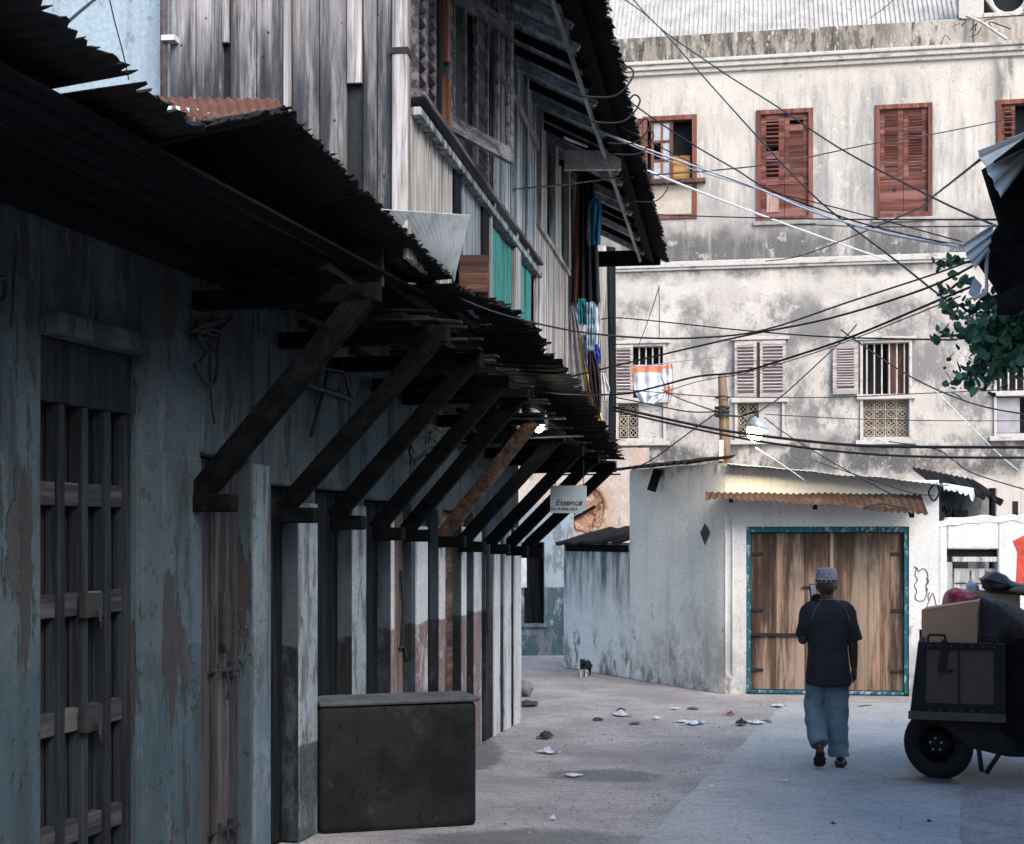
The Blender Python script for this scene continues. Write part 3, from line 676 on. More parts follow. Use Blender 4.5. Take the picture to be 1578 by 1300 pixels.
# ================================================================ white shed
pc, pl = G(1110,1069), G(868,1029)
FF = Frame(pc.x, pc.y, .988, -.13); FL = Frame(pc.x, pc.y, pl.x-pc.x, pl.y-pc.y)
M_SHED = plaster('white_limewash', (.80,.79,.775), .07, [
    dict(c=(.30,.24,.20), s=(4,4,2), lo=.6, hi=.63, a=.9, z=(-1,-.5,.7,1.1), peel=1), dict(c=(.34,.33,.32), s=(2.5,2.5,1.5), lo=.4, hi=.64, a=.75, z=(-1,-.5,.4,1.5)), dict(c=(.4,.36,.33), s=(9,9,6), lo=.6, hi=.64, a=.8, z=(-1,-.5,.8,1.6)),
    dict(c=(.07,.07,.07), s=(5,5,1.6), lo=.4, hi=.6, a=.9, z=(2.7,2.95,5,6)), dict(c=(.12,.11,.10), s=(4,4,3), lo=.4, hi=.58, a=.85, z=(-1,-.9,.05,.4)), dict(c=(.3,.27,.25), s=(12,12,10), lo=.66, hi=.69, a=.9, peel=1)], bump=.4, seed=30, chips=.22)
M_SHEDL = plaster('white_limewash_lower', (.74,.755,.76), .08, chips=.25, stains= [
    dict(c=(.045,.075,.09), s=(6,6,.6), lo=.38, hi=.6, a=.95, z=(.75,1.5,5,6)), dict(c=(.02,.028,.034), s=(8,8,.8), lo=.42, hi=.6, a=.95, z=(1.45,1.9,5,6)), dict(c=(.10,.09,.09), s=(3,3,1.2), lo=.48, hi=.6, a=.9, z=(-1,-.9,.2,.8)), dict(c=(.16,.13,.12), s=(3,3,1.2), lo=.59, hi=.61, a=.9, z=(-1,-.9,1.0,1.4), peel=1)], bump=.5, seed=31)
shed = thing('white_shed', 'whitewashed corner shed with large brown double doors and a rusty tin canopy', 'building', FF.M)
LI = FF.M.inverted()
uD0, uD1 = FF.u(1150), FF.u(1401); zD = FF.hit(1275,811)[1]; uR_ = FF.u(1447)
zTop = FF.hit(1130,716)[1]; zTop2 = FF.hit(1447,742)[1]
m = MB()
m.add([(0.06,0,0),(uD0,0,0),(uD0,.3,0),(0.06,.3,0),(0.06,0,zTop),(uD0,0,zTop-.03),(uD0,.3,zTop-.03),(0.06,.3,zTop)], [(0,3,2,1),(4,5,6,7),(0,1,5,4),(1,2,6,5),(2,3,7,6),(3,0,4,7)])
m.box(uD1, uR_, 0, .3, 0, zTop2+.02); m.add([(uD0,0,zD),(uD1,0,zD),(uD1,.3,zD),(uD0,.3,zD),(uD0,0,zTop-.03),(uD1,0,zTop2+.02),(uD1,.3,zTop2+.02),(uD0,.3,zTop-.03)], [(0,3,2,1),(4,5,6,7),(0,1,5,4),(1,2,6,5),(2,3,7,6),(3,0,4,7)])
m.build('front_wall', M_SHED, shed)
# side wall with rounded corner
uS = FL.u(970); uLw = FL.u(868)
prof = [FL.W(uS,0,0)]
Lv = (FL.W(1,0,0)-FL.W(0,0,0)); Fv = (FF.W(1,0,0)-FF.W(0,0,0)); cc = Vector((pc.x,pc.y,0))
for i in range(9):
    t = i/8; prof.append((cc+Lv*.28).lerp(cc, t).lerp(cc.lerp(cc+Fv*.10, t), t))
back = [p-(-Lv.cross(Vector((0,0,1)))*0)+Vector((.1,.28,0)) for p in prof]
m = MB(); ring0 = prof+back[::-1]
m.prism([LI @ p for p in ring0], (0,0,zTop+.02)); m.build('side_wall', M_SHED, shed, bevel=.01)
MB().box(.1, uR_-.05, .31, 2.4, 2.6, 2.66).build('ceiling', M_IRON, shed); MB().box(.1, uR_, 2.4, 2.5, 0, 2.66).build('back_wall', M_IRON, shed)
# doors
M_DOORB = wood('stained_brown_doors', (.12,.075,.052), (.34,.225,.16), 2, 9, [dict(c=(.035,.022,.018), s=(4,4,.5), lo=.5, hi=.64, a=.85), dict(c=(.035,.023,.018), s=(3,3,.7), lo=.34, hi=.6, a=.9, z=(1.35,1.9,5,6))], var=.25, wear=(.36,.27,.21), bump=.5)
M_TEAL = plaster('chipped_teal_paint', (.02,.13,.17), .2, [dict(c=(.45,.5,.5), s=(20,20,9), lo=.54, hi=.6, a=.9)], bump=.3, seed=33)
q = MB(); q.box(uD0+.003, uD0+.055, .02, .12, .03, zD-.005); q.box(uD1-.055, uD1-.003, .02, .12, .03, zD-.005); q.box(uD0+.056, uD1-.056, .02, .12, zD-.07, zD-.005); q.box(uD0+.056, uD1-.056, .03, .11, .015, .05); q.build('door_frame', M_TEAL, shed, bevel=.006)
um = FF.u(1283)
for (a, b, n_) in ((uD0+.06, um-.006, 3), (um+.006, uD1-.06, 2)):
    q = MB(); rr = random.Random(n_); ws = [rr.uniform(.8,1.2) for _ in range(n_)]; t = a; tot = sum(ws)
    for w in ws:
        e = t+(b-a)*w/tot; q.box(t+.002, e-.002, .07+rr.uniform(0,.008), .11, .06, zD-.08); t = e
    dl = q.build('door_leaf', M_DOORB, shed, bevel=.004)
    xh = a if n_ == 3 else b; sg = 1 if n_ == 3 else -1
    for z in (.3, 1.05, 1.75):
        p = MB(); p.box(xh, xh+sg*.15, .058, .07, z-.02, z+.02); p.build('hinge', M_IRON, dl, bevel=.003)
    if n_ == 3:
        z = FF.hit(1190,978)[1]; p = MB(); p.box(a-.06, b+.1, .045, .062, z-.018, z+.018); p.build('iron_bar', M_IRON, dl)
        z = FF.hit(1250,905)[1]; p = MB(); p.box(b-.36, b-.02, .05, .066, z-.014, z+.014); p.build('iron_bar', M_IRON, dl)
q = MB(); q.box(um-.028, um+.02, .045, .069, FF.hit(1283,880)[1], zD-.08); q.build('door_strip', wood('pale_door_strip', (.2,.14,.10), (.42,.32,.25), 2, 12, var=.1), shed)
# canopy
M_CANOPY = metal('rusty_ochre_tin', (.19,.14,.098), (.085,.046,.03), .8, .85, .1, seed=9)
ca, cb = FF.hit(1086,764,-.42), FF.hit(1430,793,-.42)
a0 = Vector((ca[0],-.45,ca[1])); b0 = Vector((cb[0],-.45,cb[1]))
wa = Vector((ca[0]+.02,-.01,ca[1]+.06)); wb = Vector((cb[0]-.02,-.01,cb[1]+.25))
def cf(s, t):
    L = 2.9; return wa.lerp(wb, s).lerp(a0.lerp(b0, s), t)+Vector((0,0,.011*math.cos(2*math.pi*s*34)+.035*mnoise.noise(Vector((s*4,t,8)))-(.05*max(0,1-s*14) if t > .5 else 0)))
can = MB().grid(cf, 34*6, 5).build('canopy', M_CANOPY, shed, solid=.005)
for t in (.12,.5,.93):
    p = wa.lerp(wb, t); MB().bar(p+Vector((0,0,-.05)), a0.lerp(b0,t)+Vector((0,.02,-.03)), .05, .05).build('canopy_bracket', M_BLACKWOOD, can)
MB().tube([a0.lerp(b0,.72)+Vector((0,0,.03)), a0.lerp(b0,.80)+Vector((0,.02,.09)), a0.lerp(b0,.92)+Vector((0,.02,.05))], .012, 6).build('loose_hose', M_IRON, can)
# shed roof edge
M_ROOFEDGE = metal('blue_white_sheet', (.48,.56,.60), (.2,.2,.2), .15, .6, .1, seed=4)
ra, rb = FF.hit(1122,714,-.25), FF.hit(1468,745,-.25)
def rf(s, t):
    p = Vector((ra[0],-.28,ra[1])).lerp(Vector((rb[0],-.28,rb[1])), s); q = Vector((ra[0],2.6,ra[1]+.06)).lerp(Vector((rb[0],2.6,rb[1]+.06)), s)
    return p.lerp(q, t)+Vector((0,0,.005*math.cos(2*math.pi*s*38)-.02*s*s*4*(1-t)*.3+.03*mnoise.noise(Vector((s*5,t,2)))))
MB().grid(rf, 38*5, 5).build('roof', M_ROOFEDGE, shed, solid=.006)
rl = [LI @ FL.W(u_, .12, z) for u_, z in ((0.14,zTop+.05),(uS*.5,zTop+.04),(uS,zTop+.02))]
q = MB(); q.grid(lambda s, t: (rl[0].lerp(rl[2], s))+Vector((-.13+.5*t,0,.02*mnoise.noise(Vector((s*14,t*3,0)))+.016*math.cos(s*80)+.06*t)), 90, 3); q.build('side_roof_edge', M_TIN_DARK, shed, solid=.012)
u_, z_ = FL.hit(1012,730,.05); MB().box(-.06,.06,-.07,.0,-.24,.06, Matrix.Translation(LI @ FL.W(u_,.05,z_)) @ Matrix.Rotation(.3,4,'Y')).build('roof_bracket', M_BLACKWOOD, shed)
# diamond mark
u_, z_ = FL.hit(1086,823,.012); MB().prism([LI @ FL.W(u_+a,.012,z_+b) for a, b in ((0,.14),(.10,.02),(0,-.14),(-.10,.02))], (0,.006,0)).build('diamond_vent', M_IRON, shed)
for xx, w in ((1118,.008),(1129,.010)):
    u_ = FF.u(xx); MB().tube([(u_,-.02,.25),(u_,-.02,2.2)], w, 6).build('conduit', M_SHED, shed)
MB().tube(catmull([(FF.u(1443),-.03,2.62),(FF.u(1446),-.05,2.5),(FF.u(1438),-.05,2.4),(FF.u(1430),-.05,2.5),(FF.u(1438),-.03,2.6)]), .012, 6).build('cable_coil', M_CABLE, shed)
# pencil scribbles on the wall right of the doors
q = MB(); rr = random.Random(8)
def scr(pts, r=.0045):
    q.tube(catmull([(FF.u(x), -.004, FF.hit(x,y)[1]) for x, y in pts], 4), r, 5)
scr([(1408,872),(1412,876),(1410,886),(1414,893),(1409,902),(1413,910),(1410,920),(1416,926),(1424,924),(1428,914),(1427,902),(1430,892),(1428,880),(1422,876),(1416,880),(1413,874)])
scr([(1427,890),(1431,896),(1427,903),(1430,909)]); scr([(1428,935),(1433,922),(1437,914),(1440,920),(1443,934)]); scr([(1432,926),(1430,918),(1433,912)])
q.build('scribble', M_IRON, shed)
# ---- lower wall run of the side lane
FLm = thing('lane_wall', 'low mould-streaked white wall running along the alley left of the shed', 'wall', FL.M)
zlo = FL.hit(920,836)[1]
MB().box(uS+.004, uLw, -.35, 0, 0, zlo).jitter(0).build('wall', M_SHEDL, FLm, bevel=.02)
q = MB(); r0, r1 = Vector((uS+.01,.12,zlo+.02)), Vector((uLw+.03,.12,zlo-.02))
q.grid(lambda s, t: r0.lerp(r1,s)+Vector((0,-.9*t,.22*t+.014*math.cos(s*2*math.pi*26)+.03*mnoise.noise(Vector((s*8,t*3,4))))), 150, 4); q.build('coping_sheet', M_TIN_DARK, FLm, solid=.02)
q = MB(); q.box(uS+.02, uLw-.1, -.3, .02, zlo-.12, zlo-.02); q.jitter(.02,6).build('rotten_plate', M_BLACKWOOD, FLm)
# ---- white boundary wall on the right with blocked window
bw_ = thing('boundary_wall', 'low whitewashed boundary wall right of the shed with a boarded window and red painted stroke', 'wall', FF.M)
u0, u1 = uR_+.004, FF.u(1800); z1 = FF.hit(1530,797)[1]; wa_, wb_ = FF.u(1460), FF.u(1539); zwt = FF.hit(1500,846)[1]; zwb = .55
m = MB(); m.box(u0, wa_, .03, .3, 0, z1-.06); m.box(wb_, u1, .03, .3, 0, z1+.02); m.box(wa_, wb_, .03, .3, zwt, z1); m.box(wa_, wb_, .03, .3, 0, zwb); m.build('wall', M_SHED, bw_, bevel=.02)
m = MB(); m.grid(lambda s, t: Vector((u0+(u1-u0)*s, .02+.3*t, z1-.02+.05*mnoise.noise(Vector((s*14,t,5)))+(-.07*max(0,1-s*6)))), 60, 3); m.build('coping', M_SHED, bw_, solid=.07)
M_WHITEW = wood('white_painted_boards', (.42,.41,.40), (.62,.61,.60), 2, 12, [dict(c=(.12,.11,.11), s=(14,14,7), lo=.57, hi=.62, a=.8)], var=.08)
wn = MB().box(wa_+.10, wb_-.004, .13, .16, zwb, zwt-.24).build('boarded_window', M_WHITEW, bw_)
q = MB(); q.box(wa_+.003, wa_+.07, .06, .16, zwb, zwt-.16); q.box(wa_+.071, wb_-.003, .05, .16, zwt-.155, zwt-.095); q.build('frame', M_WHITEW, wn, bevel=.006)
q = MB(); q.box(wa_+.003, wb_-.003, .10, .16, zwt-.09, zwt-.005); q.jitter(.01,9).build('rotten_head', M_TIN_DARK, wn)
q = MB(); zz = zwt-.24
for t in (.48,.78): q.box(wa_+(wb_-wa_)*t, wa_+(wb_-wa_)*t+.01, .122, .129, zz-.16, zz-.02)
q.box(wa_+.11, wb_-.01, .122, .129, zz-.185, zz-.175); q.build('groove', M_IRON, wn)
# red stroke
ptop = [(1563,833),(1570,828),(1577,825),(1592,822),(1594,905),(1588,930),(1570,901),(1572,860),(1569,838)]
MB().prism([(FF.u(x), .021, FF.hit(x,y)[1]) for x, y in ((1562,833),(1578,825),(1590,823),(1588,905),(1567,899),(1569,850))], (0,.006,0)).build('red_paint_stroke', flat('red_paint', (.55,.075,.05), .85, .25, 14), bw_)
# dark shack behind the boundary wall
sk = thing('lean_to_shack', 'dark open shack with torn tin roof behind the white boundary wall', 'shed', TM((FF.W(FF.u(1500),1.5,0))))
pA = [P(1446,838,18.6), P(1536,795,18.6)]
M_SHACK = plaster('grey_shack_wall', (.2,.21,.22), .25, [dict(c=(.04,.05,.055), s=(5,5,1), lo=.45, hi=.6, a=.9)], seed=36)
MB().box(P(1440,790,18.9).x, P(1536,790,18.9).x, 18.9, 19.0, 0, P(1500,752,18.9).z).build('wall', M_SHACK, sk, W=True)
MB().box(P(1470,790,18.8).x, P(1492,790,18.8).x, 18.8, 18.88, 1.5, P(1500,786,18.8).z).build('opening', M_IRON, sk, W=True)
MB().box(P(1528,790,18.6).x, P(1534,790,18.6).x, 18.6, 18.7, 1.5, P(1500,752,18.7).z).build('post', M_BLACKWOOD_Z, sk, W=True)
q = MB(); a, b = P(1448,752,18.1), P(1546,772,18.1)
q.grid(lambda s, t: a.lerp(b,s)+Vector((0,1.2*t,.3*t+.02*math.cos(s*2*math.pi*11)+.09*mnoise.noise(Vector((s*7,t*2,1)))*(1-t))), 66, 5); q.build('roof', M_TIN_DARK, sk, W=True, solid=.03)
q = MB(); a, b = P(1453,744,18.0), P(1500,752,18.0)
q.grid(lambda s, t: a.lerp(b,s)+Vector((0,-.05*t,-.10*t*(1+1.4*mnoise.noise(Vector((s*6,0,1)))))), 16, 4); q.build('torn_flap', M_ROOFEDGE, sk, W=True, solid=.008)
rr = random.Random(2)
q = MB()
for i in range(14):
    p = P(1452+rr.uniform(0,22), 800+rr.uniform(-14,22), 18.0); q.bar(p, p+Vector((rr.uniform(-.15,.15),rr.uniform(-.1,.1),rr.uniform(.02,.14))), .02, .05)
q.build('debris', M_BLACKWOOD, sk, W=True)
# ================================================================ far town house
FB = Frame(5.46, 26.0, 1.0, -.172)
M_FAR = plaster('aged_lime_render', (.59,.53,.475), .12, chips=.25, stains=[
    dict(c=(.15,.145,.15), s=(1.0,1.0,.6), lo=.29, hi=.56, a=.9, z=(6.6,6.9,7.2,8.3), r=.74),
    dict(c=(.075,.075,.08), s=(2.2,2.2,.4), lo=.37, hi=.54, a=.92, z=(6.75,6.95,7.3,7.9), r=.76),
    dict(c=(.13,.125,.13), s=(1.0,1.0,.7), lo=.41, hi=.6, a=.88, z=(5.2,5.6,6.1,6.6), r=.76),
    dict(c=(.15,.145,.15), s=(1.5,1.5,.9), lo=.41, hi=.58, a=.88, z=(3.6,4.0,5.2,6.0), r=.78),
    dict(c=(.05,.055,.06), s=(1.6,1.6,1.0), lo=.34, hi=.54, a=.95, z=(2.9,3.2,3.55,3.9), r=.76),
    dict(c=(.22,.215,.22), s=(2.0,2.0,.22), lo=.43, hi=.62, a=.8, z=(7.4,8.2,9.9,10.6), r=.74),
    dict(c=(.07,.07,.075), s=(1.4,1.4,.35), lo=.44, hi=.6, a=.95, z=(8.4,8.9,10.6,11.2), x=(3.0,3.4,9,10)),
    dict(c=(.55,.38,.28), s=(.8,.8,.8), lo=.48, hi=.62, a=.6, z=(-2,-1,2.8,3.5)),
    dict(c=(.70,.65,.60), s=(4,4,4), lo=.58, hi=.66, a=.45)], bump=.6, seed=40)
M_PARAPET = plaster('mouldy_parapet_render', (.46,.405,.355), .12, [
    dict(c=(.085,.075,.065), s=(4.5,4.5,1.0), lo=.37, hi=.52, a=.95, r=.78, x=(-9,-8.5,1.0,2.2)), dict(c=(.30,.26,.22), s=(7,7,2.0), lo=.48, hi=.58, a=.8), dict(c=(.035,.032,.03), s=(6,6,1.4), lo=.52, hi=.6, a=.92, x=(-9,-8.5,2.0,3.2)), dict(c=(.62,.57,.52), s=(9,9,3), lo=.61, hi=.64, a=.7),
    dict(c=(.03,.035,.04), s=(3,3,2.2), lo=.5, hi=.54, a=.95, x=(3.9,4.2,8,9))], bump=.7, seed=41)
M_TRIM = plaster('white_trim', (.56,.52,.48), .06, [dict(c=(.25,.23,.22), s=(3,3,8), lo=.56, hi=.64, a=.8), dict(c=(.05,.05,.05), s=(2,2,3), lo=.55, hi=.6, a=.9, x=(3.4,3.8,8,9))], bump=.3, seed=42)
M_REDSH = wood('oxblood_shutters', (.095,.032,.026), (.20,.07,.055), 0, 9, var=.16, wear=(.24,.12,.10))
M_REDFR = wood('red_brown_frame', (.12,.046,.034), (.24,.095,.07), 2, 10, var=.2)
M_PINKSH = wood('faded_pink_shutters', (.36,.30,.29), (.56,.48,.46), 0, 10, var=.12)
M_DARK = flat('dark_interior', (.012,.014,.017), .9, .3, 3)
M_BROWNSH = wood('brown_half_shutter', (.07,.035,.028), (.17,.09,.075), 2, 9, var=.2)
M_BARS = flat('pale_iron_bars', (.55,.49,.42), .7, .2, 12)
M_GRILLE = flat('rusty_cream_grille', (.36,.30,.24), .8, .35, 10)
M_ZINC = metal('pale_ribbed_roof', (.46,.435,.41), (.35,.33,.32), .2, .7, .1, seed=11)
M_GLASS = flat('dusty_pane', (.33,.34,.36), .25, .2, 5, .6)
fb = thing('town_house', 'tall mould-stained rendered town house with red brown shutters across the street end', 'building', FB.M)
bu = lambda x: FB.u(x)
bz = lambda x, y: FB.hit(x, y)[1]
def uz(x0, x1, y0, y1):
    xm, ym = (x0+x1)/2, (y0+y1)/2; return bu(x0), bu(x1), bz(xm, y1), bz(xm, y0)
zP1 = bz(1200, 88); zTopB = 11.42
zS = bz(1240, 408)
uB0, uB1 = bu(800), bu(1760)
# wall with holes: rows of windows
wins_hi = [uz(990,1074,178,338), uz(1165,1253,168,340), uz(1348,1437,160,335), uz(1535,1625,152,330)]
wins_lo = [uz(948,1026,530,680), uz(1132,1209,524,678), uz(1325,1405,524,678), uz(1531,1612,540,672)]
m = MB()
def wallrow(m, z0, z1, wl, d=.4):
    last = uB0
    for (a, b, c, e) in wl:
        m.box(last, a, 0, d, z0, z1); m.box(a, b, 0, d, z0, c); m.box(a, b, 0, d, e, z1); last = b
    m.box(last, uB1, 0, d, z0, z1)
zHi = zP1-.22
wallrow(m, zS+.16, zHi, wins_hi); wallrow(m, 0, zS, wins_lo); m.box(uB0, uB1, 0.0, .4, zS+.001, zS+.159)
m.build('wall', M_FAR, fb)
q = MB(); q.box(uB0, uB1, -.07, -.002, zS+.02, zS+.13); q.box(uB0, uB1, -.04, -.002, zS-.03, zS+.019); q.build('string_course', M_TRIM, fb, bevel=.012)
q = MB(); q.box(uB0, uB1, -.06, .4, zHi+.001, zHi+.08); q.box(uB0, uB1, -.11, .4, zHi+.081, zHi+.17); q.box(uB0, uB1, -.15, .4, zHi+.171, zHi+.24); q.build('cornice', M_TRIM, fb, bevel=.015)
uPar = bu(1500)
q = MB(); q.grid(lambda s, t: Vector((uB0+(uPar-uB0)*s, .06+.12*t, 0)), 2, 1)
q = MB(); q.box(uB0, uPar, .03, .4, zHi+.241, bz(1200,46)+.03); q.build('parapet', M_PARAPET, fb, bevel=.03)
MB().box(uPar+.004, uB1, .0, .4, zHi+.241, bz(1540,25)).build('parapet', M_PARAPET, fb, bevel=.03)
# screen blocks above parapet at right
q = MB(); zq = bz(1540,25); q.box(uPar-.25, uPar+.18, .0, .3, zq+.001, zq+1.0); q.box(uPar+.181, uB1, -.02, .3, zq+.001, zq+.07)
for k in range(4):
    cx_ = uPar+.62+.74*k
    q.tube([Vector((cx_+.33*math.cos(t), .1, zq+.42+.36*math.sin(t))) for t in [2*math.pi*i/20 for i in range(21)]], .045, 6)
    for sg in (-1,1): q.bar((cx_+sg*.16,.1,zq+.06), (cx_+sg*.40,.1,zq+.4), .06, .07, (0,1,0))
q.build('breeze_screen', M_TRIM, fb); MB().box(uPar+.19, uB1, .25, .29, zq+.08, zq+1.0).build('screen_back', M_DARK, fb)
# old fallen wires and roots on the broken corner
q = MB(); rr = random.Random(9)
for i in range(7):
    x, y = 1470+rr.uniform(-20,90), 60+rr.uniform(-28,28); q.tube(catmull([(bu(x+rr.uniform(-10,10)*k), -.08-.1*rr.random(), bz(x,y+rr.uniform(-7,7)*k)) for k in range(4)], 4), .012*rr.uniform(.4,1), 5)
q.build('dead_vines', M_BLACKWOOD, fb)
q = MB(); q.tube([(bu(1488),-.1,bz(1488,27)),(bu(1510),-.2,bz(1510,40)),(bu(1548),-.25,bz(1548,68))], .03, 6); q.build('broken_pipe', M_TRIM, fb)
# ribbed roof above
rz = bz(1200,46)-.1
def rof(s, t):
    u = uB0+(bu(1500)-uB0)*s; k = (s*95) % 1.0; r = .05 if .3 < k < .7 else 0.0
    return Vector((u, .42+2.6*t, rz+.02+2.9*t+r))
MB().grid(rof, 760, 1).build('roof', M_ZINC, fb, solid=.01)
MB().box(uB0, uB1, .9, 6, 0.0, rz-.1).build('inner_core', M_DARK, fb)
# ---- windows
def frame(parent, a, b, c, e, w, mt, y0=-.03, y1=.14):
    q = MB(); q.box(a, a+w, y0, y1, c, e); q.box(b-w, b, y0, y1, c, e); q.box(a+w, b-w, y0, y1, e-w, e); q.box(a+w, b-w, y0, y1, c, c+w)
    return q.build('window', mt, parent, bevel=.008)
def shutter(win, a, b, c, e, n, y, mt, tilt=.6, fr=.07, panel=0, mid=None):
    if panel:
        q = MB(); q.box(a, b, y-.02, y+.02, c, c+panel-.01); 
        q.build('shutter_panel', mt, win, bevel=.006)
        p2 = MB(); p2.box(a+fr, b-fr, y-.032, y-.021, c+fr*1.3, c+panel-fr*1.1); p2.build('raised_panel', mt, win, bevel=.006) if False else None
        c = c+panel
    return louvre(win, 'shutter', a, b, c, e, n, y, mt, tilt, fr, mid=mid, th=.02, dep=.085)
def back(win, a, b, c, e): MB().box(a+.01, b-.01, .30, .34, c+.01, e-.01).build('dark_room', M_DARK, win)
# W1: open casement, sill board, blank panel below
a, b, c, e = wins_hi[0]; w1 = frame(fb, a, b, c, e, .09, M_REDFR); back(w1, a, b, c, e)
zs = bz(1032,282); q = MB(); q.box(a-.07, b+.16, -.16, .14, zs-.03, zs+.04); q.build('sill_board', M_BROWNSH, w1)
MB().box(a+.095, b-.095, -.01, .06, c+.09, zs-.035).build('blank_panel', flat('cream_panel_render', (.46,.39,.33), .9, .15, 5), w1)
ca_, cb_ = bu(1003), bu(1037); q = MB(); zc0, zc1 = zs+.08, e-.10
q.box(ca_, ca_+.05, .02, .07, zc0, zc1); q.box(cb_-.06, cb_, .02, .07, zc0, zc1); q.box((ca_+cb_)/2-.02, (ca_+cb_)/2+.02, .03, .06, zc0, zc1)
for t in (0,.33,.66,1): q.box(ca_+.05, cb_-.06, .03, .06, zc0+(zc1-zc0)*t-.025, zc0+(zc1-zc0)*t+.025)
q.build('casement', M_REDFR, w1); q = MB()
for i, (t0, t1, s) in enumerate(((.68,.98,0),(.68,.98,1),(.35,.64,1),(.02,.31,0),(.02,.31,1))):
    mid = (ca_+cb_)/2; q.box(*( (ca_+.052, mid-.022) if s == 0 else (mid+.022, cb_-.062)), .04, .046, zc0+(zc1-zc0)*t0, zc0+(zc1-zc0)*t1)
q.build('pane', M_GLASS, w1)
MB().box(bu(1036), bu(1063), .12, .15, zs+.06, bz(1050,237)).build('inner_board', wood('ochre_board', (.36,.17,.05), (.55,.29,.09), 0, 6, var=.1), w1)
lf_a, lf_b = bu(979), bu(990)-.01
louvre(w1, 'shutter', lf_a, lf_b, bz(985,284), bz(985,184), 9, -.06, M_REDSH, .6, .05, th=.02, dep=.07)
# W2, W3: closed shutters over lower panels
for i, (wi, pz) in enumerate(((1, 283), (2, 275))):
    a, b, c, e = wins_hi[wi]; w = frame(fb, a, b, c, e, .085, M_REDFR); back(w, a, b, c, e); mid = (a+b)/2; xm = (1209, 1392)[i]
    pl = bz(xm, pz)-c-.085
    if i == 0:
        shutter(w, a+.087, mid-.003, c+.087, e-.087, 13, .05, M_REDSH, .25, .10, pl, mid=bz(1190,238)); shutter(w, mid+.003, b-.087, c+.087, e-.087, 15, .05, M_REDSH, 1.1, .09, pl, mid=bz(1230,195))
        MB().box(a+.19, mid-.10, .012, .028, c+.17, c+pl-.06).build('panel_field', wood('bleached_red_panel', (.26,.10,.085), (.48,.33,.30), 2, 8, var=.1), w)
    else:
        shutter(w, a+.087, mid-.003, c+.087, e-.087, 19, .05, M_REDSH, 1.0, .09, pl); shutter(w, mid+.003, b-.087, c+.087, e-.087, 19, .05, M_REDSH, .85, .09, pl)
        MB().box(mid-.16, mid-.13, .0, .028, c+.5, c+.56).build('latch', M_IRON, w)
    MB().box(a-.05, b+.05, -.05, .1, c-.07, c-.001).build('sill', M_FAR, w)
a, b, c, e = wins_hi[3]; w4 = frame(fb, a, b, c, e, .085, M_REDFR); back(w4, a, b, c, e)
shutter(w4, a+.087, a+.33, c+.09, e-.09, 18, .05, M_REDSH, .5, .06)
# lower row
def bars(win, a, b, c, e, n, y=.04):
    for i in range(n):
        q = MB(); u = a+(b-a)*(i+.5)/n; q.tube([(u,y,c),(u,y,e)], .014, 6); q.build('bar', M_BARS, win)
def grille(win, a, b, c, e, nu, nz):
    q = MB()
    du, dz = (b-a)/nu, (e-c)/nz
    for i in range(nu+1): q.box(a+du*i-.011, a+du*i+.011, .05, .07, c, e)
    for j in range(nz+1): q.box(a, b, .052, .068, c+dz*j-.009, c+dz*j+.009)
    for i in range(nu):
        for j in range(nz):
            cx_, cz = a+du*(i+.5), c+dz*(j+.5)
            q.tube([(cx_+du*.36*math.cos(t), .06, cz+dz*.36*math.sin(t)) for t in [2*math.pi*k/10 for k in range(11)]], .011, 4)
            q.tube([(cx_-du*.4,.06,cz-dz*.4),(cx_+du*.4,.06,cz+dz*.4)], .008, 4); q.tube([(cx_-du*.4,.06,cz+dz*.4),(cx_+du*.4,.06,cz-dz*.4)], .008, 4)
    return q.build('iron_grille', M_GRILLE, win)
def lowwin(i, xs, ymid, kind):
    a, b, c, e = wins_lo[i]; zm = bz(xs, ymid); w = frame(fb, a, b, c, e, .05, M_TRIM, -.05, .16); back(w, a, b, c, e)
    MB().box(a-.06, b+.06, -.10, .16, zm-.05, zm+.04).build('transom_sill', M_TRIM, w, bevel=.008)
    q = MB(); q.box(a-.08, b+.08, -.09, .1, e+.001, e+.06); q.build('hood', M_TRIM, w, bevel=.006); MB().box(a-.08, b+.08, -.10, .1, c-.08, c-.001).build('sill', M_TRIM, w, bevel=.006)
    return w, a, b, c, e, zm
w, a, b, c, e, zm = lowwin(0, 985, 617, 0); x = bu(978); bars(w, x+.02, b-.06, zm+.05, e-.05, 4)
louvre(w, 'shutter', bu(947), bu(976), zm+.04, e-.02, 14, -.07, M_PINKSH, .6, .05, th=.022, dep=.08); grille(w, a+.06, bu(983), c+.06, zm-.06, 2, 3); MB().box(bu(983)+.01, b-.06, .02, .08, c+.055, zm-.055).build('blank_panel', M_TRIM, w)
w, a, b, c, e, zm = lowwin(1, 1170, 616, 0); mid = bu(1168.5)
louvre(w, 'shutter', a+.0, mid-.03, zm+.045, e-.03, 14, -.07, M_PINKSH, .6, .055, th=.022, dep=.08); louvre(w, 'shutter', mid+.03, b+.02, zm+.045, e-.03, 14, -.07, M_PINKSH, .6, .055, th=.022, dep=.08)
MB().box(mid-.025, mid+.025, -.05, .12, zm+.045, e-.06).build('mullion', M_BROWNSH, w); grille(w, a+.06, mid, c+.06, zm-.06, 2, 3); MB().box(mid+.01, b-.055, .02, .08, c+.055, zm-.055).build('blank_panel', M_TRIM, w)
w, a, b, c, e, zm = lowwin(2, 1365, 611, 0); bars(w, a+.06, b-.06, zm+.05, e-.05, 6)
louvre(w, 'shutter', bu(1283), bu(1322), zm+.05, e-.03, 15, -.07, M_PINKSH, .6, .075, th=.022, dep=.08); MB().box(bu(1369), b-.055, .13, .16, zm+.05, e-.06).build('inner_shutter', M_BROWNSH, w)
